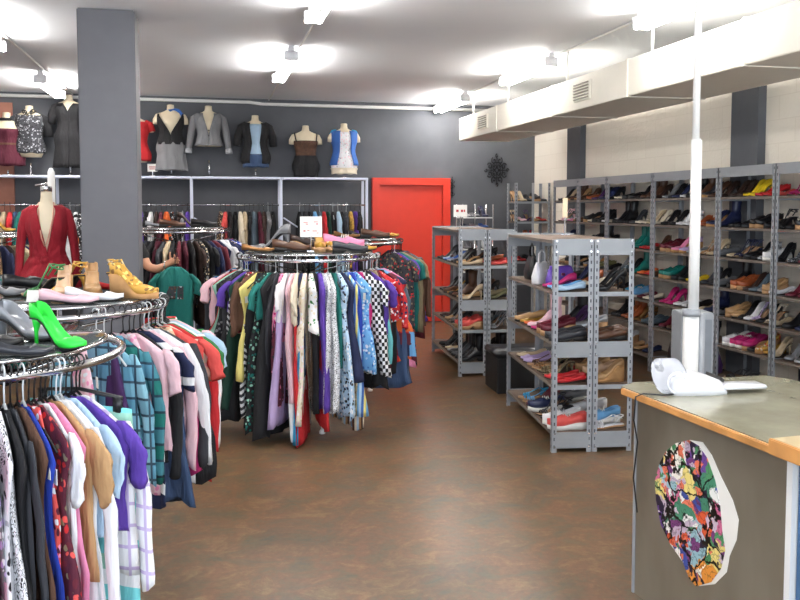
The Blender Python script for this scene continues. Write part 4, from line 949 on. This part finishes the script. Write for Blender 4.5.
# ------------------------------------------------------------------ counter with the sticker
def ctrmat():
    N = NT('brushed zinc sheet'); nz = noise(N, N.co((1,1,.45)), 4.0, 3, .5); N.base(N.ramp(nz.outputs['Fac'], [(.3, lin((124,117,104))), (.7, lin((150,144,130)))]))
    N.b.inputs['Metallic'].default_value = .5; N.l(N.ramp(nz.outputs['Fac'], [(.3, (.3,)*3+(1,)), (.7, (.42,)*3+(1,))]), N.b.inputs['Roughness']); return N.m
def topmat():
    N = NT('worn zinc counter top'); nz = noise(N, N.co(), 5.0, 6, .65); N.base(N.ramp(nz.outputs['Fac'], [(.3, lin((146,144,122))), (.7, lin((176,173,152)))]))
    N.b.inputs['Metallic'].default_value = .35; N.b.inputs['Roughness'].default_value = .2; return N.m
M_oak = plain('orange oak edging', (204,146,84), .45, var=.12)
t = thing('shop_counter', 'shop counter with zinc top, oak edge and metal front, lower right', 'counter', (1.70, 3.17, 0), R(3.2))
# local: x to the right of the front face, y negative towards the viewer
b = BM(); slab(b, [(0,0),(.09,.055),(.74,.02),(.79,-.08),(.79,-2.2),(0,-2.2)], .872, .9); obj('worktop', fix(b), topmat(), t, False)
b = BM(); box(b, (-.008,-.515,.884), (.016,.99,.026), bev=.003); obj('wood_edging', fix(b), M_oak, t, False)
b = BM(); box(b, (.045,-.505,.452), (.02,.90,.838)); obj('front_panel', fix(b), ctrmat(), t, False)
b = BM(); box(b, (.40,-.055,.452), (.68,.02,.838)); obj('end_panel', fix(b), MC['leather charcoal'] if 'leather charcoal' in MC else leather('charcoal'), t, False)
b = BM(); box(b, (.034,-.062,.452), (.012,.012,.838)); obj('corner_strip', fix(b), M_steel, t, False)
b = BM(); box(b, (.035,-.952,.452), (.03,.024,.838)); obj('white_post', fix(b), M_white, t, False)
b = BM(); box(b, (.05,-1.57,.452), (.02,1.2,.838)); obj('blue_panel', fix(b), plain('blue laminate', (70,108,150), .5), t, False)
b = BM(); slab(b, [(-.03,-.93),(.6,-.93),(.6,-2.2),(-.03,-2.2)], .9005, .93); obj('raised_top', fix(b), plain('tan laminate', (176,158,120), .45), t, False)
b = BM(); box(b, (-.036,-1.56,.905), (.012,1.27,.05), bev=.003); obj('wood_edging', fix(b), M_oak, t, False)
# sticker
def artmat():
    N = NT('graffiti print'); v = N.co(); w = noise(N, v, 6.0, 4, .6); ad = N.n('ShaderNodeVectorMath', operation='MULTIPLY_ADD'); N.l(w.outputs['Color'], ad.inputs[0]); ad.inputs[1].default_value = (.22,.22,.22); N.l(v, ad.inputs[2])
    def vor(sc, f='F1'):
        q = N.n('ShaderNodeTexVoronoi'); q.inputs['Scale'].default_value = sc
        if f == 'E': q.feature = 'DISTANCE_TO_EDGE'
        N.l(ad.outputs[0], q.inputs['Vector']); return q
    A = vor(9); sp = N.n('ShaderNodeSeparateColor'); N.l(A.outputs['Color'], sp.inputs[0])
    cs = [(206,70,60),(232,150,60),(240,236,226),(70,140,110),(110,70,150),(60,80,160),(236,216,130),(214,110,150),(150,190,200),(220,90,50)]
    c = N.ramp(sp.outputs[0], [(i/10+.001*(i > 0), lin(q)) for i, q in enumerate(cs)], True)
    B = vor(30); s2 = N.n('ShaderNodeSeparateColor'); N.l(B.outputs['Color'], s2.inputs[0])
    c2 = N.ramp(s2.outputs[1], [(i/6+.001*(i > 0), lin(q)) for i, q in enumerate([(240,240,236),(40,30,60),(200,180,200),(120,60,120),(230,120,90),(80,150,100)])], True)
    m = N.mix(N.ramp(s2.outputs[0], [(0, (0,0,0,1)), (.55, (0,0,0,1)), (.56, (1,1,1,1))]), c, c2)
    e = N.ramp(vor(7, 'E').outputs['Distance'], [(0, (0,0,0,1)), (.025, (0,0,0,1)), (.045, (1,1,1,1))]); e2 = N.ramp(vor(26, 'E').outputs['Distance'], [(0, (.1,.1,.1,1)), (.02, (.1,.1,.1,1)), (.06, (1,1,1,1))])
    q = N.n('ShaderNodeMix', data_type='RGBA', blend_type='MULTIPLY'); q.inputs[0].default_value = 1; N.l(m, q.inputs[6]); N.l(e, q.inputs[7])
    q2 = N.n('ShaderNodeMix', data_type='RGBA', blend_type='MULTIPLY'); q2.inputs[0].default_value = .5; N.l(q.outputs[2], q2.inputs[6]); N.l(e2, q2.inputs[7])
    N.base(q2.outputs[2]); N.b.inputs['Roughness'].default_value = .35; return N.m
st = thing('sticker', 'oval sticker with colourful abstract graffiti print on the counter front', 'sticker', (1.70, 3.17, 0), R(3.2))
def oval(pts, y_off, th):
    b = BM(); n = len(pts); f = [b.verts.new((y_off-th, y, z)) for y, z in pts]; k = [b.verts.new((y_off, y, z)) for y, z in pts]
    b.faces.new(f); b.faces.new(list(reversed(k)))
    for i in range(n): b.faces.new((f[i], f[(i+1) % n], k[(i+1) % n], k[i]))
    return fix(b)
STK_ART = [(-0.219, 0.482), (-0.21, 0.561), (-0.242, 0.644), (-0.287, 0.705), (-0.344, 0.748), (-0.424, 0.782), (-0.484, 0.776), (-0.532, 0.745), (-0.579, 0.678), (-0.609, 0.598), (-0.623, 0.512), (-0.642, 0.447), (-0.623, 0.374), (-0.57, 0.3), (-0.485, 0.247), (-0.442, 0.259), (-0.403, 0.305), (-0.325, 0.34), (-0.257, 0.394)]
STK_W = [(-0.424, 0.782), (-0.501, 0.795), (-0.554, 0.762), (-0.611, 0.696), (-0.672, 0.637), (-0.705, 0.579), (-0.697, 0.505), (-0.663, 0.435), (-0.65, 0.371), (-0.587, 0.3), (-0.502, 0.255), (-0.491, 0.575)]
obj('white_backing', oval(STK_W, .0345, .002), M_paper, st, False)
obj('printed_face', oval(STK_ART, .032, .002), artmat(), st, False)

# white device on the counter
t = thing('card_machine', 'white till label printer with paper roll and flat tray on the counter', 'till machine', (1.92, 3.02, .9005), R(-6)); t.scale = (.84, .95, 1.12)
M_dev = plain('glossy white plastic', (222,224,231), .25, var=.01)
b = BM(); rs = []
for x, zt, y0, y1 in ((-.12,.03,-.07,.09),(-.10,.055,-.085,.10),(-.03,.07,-.095,.105),(.06,.066,-.10,.10),(.12,.05,-.09,.09),(.15,.022,-.08,.08)):
    rs.append([Vector((x,y0,.0)), Vector((x,y0-.004,zt*.4)), Vector((x,y0+.012,zt*.92)), Vector((x,y0+.03,zt)), Vector((x,y1-.03,zt)), Vector((x,y1-.01,zt*.92)), Vector((x,y1,zt*.4)), Vector((x,y1,0))])
rings(b, rs); obj('body', fix(b), M_dev, t)
b = BM(); box(b, (.24,-.03,.022), (.24,.10,.014), Matrix.Rotation(.0,3,'Y'), bev=.005); obj('tray', fix(b), M_dev, t)
b = BM(); rings(b, [[Vector((-.15+.012*k+.055*math.cos(a)*(.9 if k in (0,7) else 1), -.02+.055*math.sin(a)*.8, .062+.062*math.cos(a)*0+.058*math.sin(a))) for a in [2*PI*j/24 for j in range(24)]] for k in range(8)]); bmesh.ops.translate(b, vec=(0,0,0), verts=b.verts); obj('paper_roll', fix(b), M_dev, t)
b = BM(); tube(b, [(-.10+.045*math.cos(a), -.075, .045+.036*math.sin(a)) for a in [2*PI*j/20 for j in range(20)]], .005, 8, closed=True); obj('roll_holder', b, M_dev, t)
b = BM(); box(b, (.135,.0,.05), (.02,.13,.012), Matrix.Rotation(.5,3,'Y')); obj('cutter_bar', b, M_blackpl, t, False)
b = BM(); tube(b, [(1.815,2.96,.906),(1.77,2.95,.906),(1.70,2.99,.908),(1.672,3.0,.895),(1.665,3.0,.8),(1.70,3.03,.70),(1.69,3.04,.55),(1.715,3.05,.4)], .0035, 6); tag(obj('power_cable', b, M_blackpl), 'thin black cable hanging over the left end of the counter', 'cable')

# white pole and grey box behind it
t = thing('service_pole', 'white service pole from ceiling to floor behind the counter', 'pole', (2.41, 3.78, 0), -YAW)
b = BM(); tube(b, [(.005,0,1.99),(.005,0,ZC)], .018, 14); obj('upper_pole', b, M_white, t)
b = BM(); box(b, (.01,0,1.56), (.046,.045,.88), bev=.008); obj('lower_pole', fix(b), M_white, t)
b = BM(); box(b, (0,0,.56), (.066,.06,1.12), bev=.006); obj('outlet_box', fix(b), M_white, t)
b = BM(); box(b, (.054,.01,.56), (.03,.05,1.1), bev=.004); obj('side_channel', fix(b), M_steel, t)
b = BM(); tube(b, [(0,0,1.10),(0,0,1.135)], .045, 14); obj('collar', b, M_steel, t)
t = thing('grey_cabinet', 'tall narrow grey metal cabinet behind the white pole', 'cabinet', (2.87, 4.6, 0), -YAW)
b = BM(); box(b, (.1,.1,.5), (.20,.2,1.0), bev=.006); obj('cabinet_body', fix(b), M_plate, t, False)
b = BM(); box(b, (.1,-.003,.5), (.17,.006,.92), bev=.002); d = obj('cabinet_door', fix(b), plain('darker grey steel', (126,132,140), .5), t, False)
b = BM(); tube(b, [(.16,-.006,.62),(.16,-.025,.62),(.16,-.025,.52),(.16,-.006,.52)], .005, 8); obj('door_handle', b, M_chrome, d)

# wrought iron ornaments
M_iron = plain('black iron', (34,34,38), .5, .3)
t = thing('wall_ornament', 'black wrought iron scroll medallion on grey back wall above shelving', 'wall ornament', (4.15, YB-.03, 2.2)); t.scale = (.82, 1, 1.02)
def spiral(b, c, r, a0, turns, sgn=1, rad=.010):
    pts = []
    for i in range(22):
        f = i/21; a = a0+sgn*turns*2*PI*f; q = r*(1-.82*f); pts.append((c[0]+q*math.cos(a), 0, c[1]+q*math.sin(a)))
    tube(b, pts, rad, 6)
b = BM(); tube(b, [(.11*math.cos(a), 0, .11*math.sin(a)) for a in [2*PI*j/28 for j in range(28)]], .009, 6, closed=True); obj('ring', b, M_iron, t)
for k in range(4):
    a = k*PI/2; c, s = math.cos(a), math.sin(a); b = BM()
    for sg in (1, -1):
        cx, cz = .135*c-sg*.055*s, .135*s+sg*.055*c; spiral(b, (cx, cz), .05, a+sg*.5, 1.1, sg); spiral(b, (.05*c-sg*.045*s, .05*s+sg*.045*c), .042, a+PI, 1.0, sg, .008)
    tube(b, [(.02*c,0,.02*s),(.2*c,0,.2*s)], .009, 6); spiral(b, (.2*c, .2*s), .03, a, .9); obj('scroll', b, M_iron, t)
t = thing('wall_ornament', 'narrow dark iron scroll beside the upper right of red door frame', 'wall ornament', (3.475, YB-.02, 1.95)); b = BM()
for k in range(3): spiral(b, (0, .09-.09*k), .04, 0, 1.2, 1 if k % 2 else -1, .007)
tube(b, [(0,0,-.15),(0,0,.15)], .007, 6); obj('scroll', b, M_iron, t)

# ------------------------------------------------------------------ person behind the column, arm reaching to the rack
def skinned(name, verts, edges, rad, mat, parent, lv=2, root=0):
    me = bpy.data.meshes.new(name); me.from_pydata(verts, edges, []); o = bpy.data.objects.new(name, me); COL.objects.link(o); o.parent = parent
    me.materials.append(mat); m = o.modifiers.new('Skin', 'SKIN'); m.use_smooth_shade = True
    sv = me.skin_vertices[0].data if me.skin_vertices else None
    if sv is None:
        bmm = BM(); bmm.from_mesh(me); bmm.verts.layers.skin.verify(); bmm.to_mesh(me); bmm.free(); sv = me.skin_vertices[0].data
    for i, q in enumerate(rad): sv[i].radius = q if isinstance(q, tuple) else (q, q); sv[i].use_root = (i == root)
    s = o.modifiers.new('Sub', 'SUBSURF'); s.levels = lv; s.render_levels = lv; return o
t = thing('person', 'person in black top reaching a bare arm out from behind the column', 'person', (-.70, 7.60, 0), -YAW)
# local x = viewer's right, y = away from the viewer
V = [(0,0,.86),(0,0,1.0),(0,0,1.15),(0,0,1.29),(0,0,1.37),(0,-.02,1.44),  # pelvis .. neck
     (.14,0,1.30),(.22,-.03,1.14),(.31,-.06,1.12),(.40,-.07,1.165),(.445,-.07,1.19),   # right-hand side arm: shoulder, elbow, forearm, wrist, palm
     (-.15,0,1.30),(-.19,.02,1.06),(-.18,-.05,.84),(-.18,-.07,.77),
     (.085,0,.80),(.09,-.01,.46),(.09,.0,.09),(.09,-.09,.035),(-.085,0,.80),(-.09,-.01,.46),(-.09,0,.09),(-.09,-.09,.035)]
E_ = [(0,1),(1,2),(2,3),(3,4),(4,5),(3,6),(6,7),(7,8),(8,9),(9,10),(3,11),(11,12),(12,13),(13,14),(0,15),(15,16),(16,17),(17,18),(0,19),(19,20),(20,21),(21,22)]
rad = [(.15,.11),(.125,.095),(.13,.10),(.13,.10),(.055,.055),(.05,.05),.055,.042,.038,.026,(.032,.02),.055,.042,.028,.03,.085,.055,.035,.03,.085,.055,.035,.03]
fing = [[(.46,-.085,1.215),(.475,-.095,1.235),(.472,-.10,1.252)], [(.475,-.08,1.20),(.50,-.095,1.215),(.50,-.11,1.228)], [(.478,-.07,1.19),(.508,-.085,1.198),(.508,-.105,1.205)], [(.475,-.06,1.178),(.50,-.075,1.178),(.50,-.092,1.182)], [(.43,-.075,1.225),(.43,-.085,1.255),(.438,-.09,1.275)]]
for F_ in fing:
    base = 10
    for k, q in enumerate(F_): V.append(q); E_.append((base, len(V)-1)); rad.append(.0095-.001*k); base = len(V)-1
body = skinned('body', V, E_, rad, M_skin, t)
# head
HB = BM(); hx, hy, hz = .0, -.03, 1.46
rs = []
for z, rx, ry, cy in ((0,.045,.045,0),(.03,.055,.06,-.015),(.06,.065,.075,-.015),(.10,.072,.085,-.008),(.14,.075,.092,0),(.18,.072,.09,.004),(.21,.058,.072,.006),(.23,.03,.04,.006),(.235,.008,.01,.006)):
    rs.append([Vector((hx+rx*math.cos(a), hy+cy+ry*math.sin(a), hz-.03+z)) for a in [2*PI*j/24 for j in range(24)]])
rings(HB, rs); 
lathe(HB, [(.001,-.02),(.012,-.012),(.010,.01),(.003,.028)], 8, (hx, hy-.09, hz+.065))
for s in (-1, 1): box(HB, (hx+s*.076, hy+.005, hz+.08), (.012,.03,.05), bev=.004)
head = obj('head', fix(HB), M_skin, t)
for s in (-1, 1):
    b = BM(); lathe(b, [(.001,-.009),(.007,-.005),(.009,0),(.007,.005),(.001,.009)], 10, (hx+s*.03, hy-.078, hz+.085)); obj('eye', b, M_white, head)
b = BM(); tube(b, [(hx-.022, hy-.083, hz+.03),(hx, hy-.09, hz+.027),(hx+.022, hy-.083, hz+.03)], .005, 6); obj('mouth', b, plain('lips', (170,90,84), .5), head)
b = BM(); rs = []
for z, r_, o_ in ((-.02,.075,.03),(.05,.088,.025),(.12,.092,.018),(.17,.09,.012),(.21,.075,.01),(.235,.045,.008),(.247,.01,.008)):
    rs.append([Vector((hx+r_*math.cos(a)*.95, hy+o_+(r_*1.08*math.sin(a) if math.sin(a) > 0 or z > .16 else r_*.35*math.sin(a)), hz-.03+z)) for a in [2*PI*j/24 for j in range(24)]])
rings(b, rs); obj('hair', fix(b), plain('brown hair', (74,46,34), .6, var=.15), t)
sk = cloth('black')
sh = skinned('top', [(0,0,.84),(0,0,1.0),(0,0,1.15),(0,0,1.29),(0,0,1.36),(.14,0,1.305),(.20,-.02,1.19),(-.15,0,1.305),(-.185,.015,1.15)], [(0,1),(1,2),(2,3),(3,4),(3,5),(5,6),(3,7),(7,8)], [(.165,.125),(.14,.11),(.142,.115),(.142,.112),(.07,.07),.068,.058,.068,.058], sk, t)
skinned('trousers', [(0,0,.9),(.088,0,.80),(.092,-.01,.46),(.092,0,.10),(-.088,0,.80),(-.092,-.01,.46),(-.092,0,.10)], [(0,1),(1,2),(2,3),(0,4),(4,5),(5,6)], [(.155,.12),.1,.07,.055,.1,.07,.055], cloth('denim'), t)
for s in (-1, 1):
    o = bpy.data.objects.new('shoe', shoe_mesh('loafer', 'upper', SP['loafer']['upper'], leather('black'))); COL.objects.link(o); o.parent = t; o.location = (s*.09, -.05, .001); o.rotation_euler = (0,0,-PI/2); o.scale = (1.05,1.25,1.5)
b = BM(); tube(b, [(.385+.0*math.cos(a), -.07+.033*math.cos(a), 1.158+.033*math.sin(a)) for a in [2*PI*j/16 for j in range(16)]], .006, 6, closed=True); obj('bracelet', b, M_chrome, t)
# the green tee the hand is holding
a = PI+.15-YAW; gx, gy = -.74+.53*math.cos(YAW)-.13*math.sin(YAW), 7.60-.53*math.sin(YAW)-.13*math.cos(YAW)
g = garment((gx, gy, 1.235), a, 'shirt', 'teal', .68, 'green tee with dark printed picture', 'held out by the reaching hand', 0, None, th=.06, w=.165, sl='short')
b = BM(); box(b, (.0,.034,-.32), (.15,.006,.11)); obj('printed_picture', b, cloth('floral:charcoal:darkgreen:silver:brown'), g, False)

# ------------------------------------------------------------------ labels for the look-alikes
ORD = ['first','second','third','fourth','fifth','sixth','seventh','eighth','ninth','tenth','eleventh','twelfth']
from collections import defaultdict
gr = defaultdict(list)
for p in PEND: gr[(p[1], p[2])].append(p)
for (desc, place), L in gr.items():
    L.sort(key=lambda p: p[3])
    for i, p in enumerate(L):
        o, key = p[0], p[3]
        if len(L) == 1: lab = '%s %s' % (desc, place)
        elif len(L) == 2: lab = '%s %s %s' % (['left','right'][i], desc, place)
        else: lab = '%s %s from left %s' % (ORD[min(i, 11)] if i < len(L)-1 or len(L) > 12 else 'last', desc, place)
        tag(o, lab, p[4], p[5])

# ------------------------------------------------------------------ camera and light
cam = bpy.data.cameras.new('camera'); co_ = bpy.data.objects.new('camera', cam); COL.objects.link(co_)
co_.location = (0, 0, 1.65); co_.rotation_euler = (R(90-3.4051), 0, -R(13.1529))
cam.sensor_width = 36; cam.lens = 833.0*36/800; cam.shift_y = -42.436/800; cam.clip_start = .05
S.camera = co_
w = bpy.data.worlds.new('sky'); S.world = w; w.use_nodes = True; bg = w.node_tree.nodes['Background']
bg.inputs[0].default_value = (.75,.86,1,1); bg.inputs[1].default_value = 1.0
for i, (x0, x1) in enumerate(((XL+.5, -0.1), (.25, XR-.5))):      # daylight entering through the two shop windows
    l = bpy.data.lights.new('window_daylight', 'AREA'); l.shape = 'RECTANGLE'; l.size = x1-x0; l.size_y = 2.4; l.energy = 100; l.color = (.86,.93,1)
    o = bpy.data.objects.new('window_daylight', l); COL.objects.link(o); o.location = ((x0+x1)/2, Y0-.2, 1.6); o.rotation_euler = (R(120), 0, 0)
S.view_settings.view_transform = 'Standard'; S.view_settings.look = 'None'; S.view_settings.exposure = 0.80; S.view_settings.gamma = 1.0
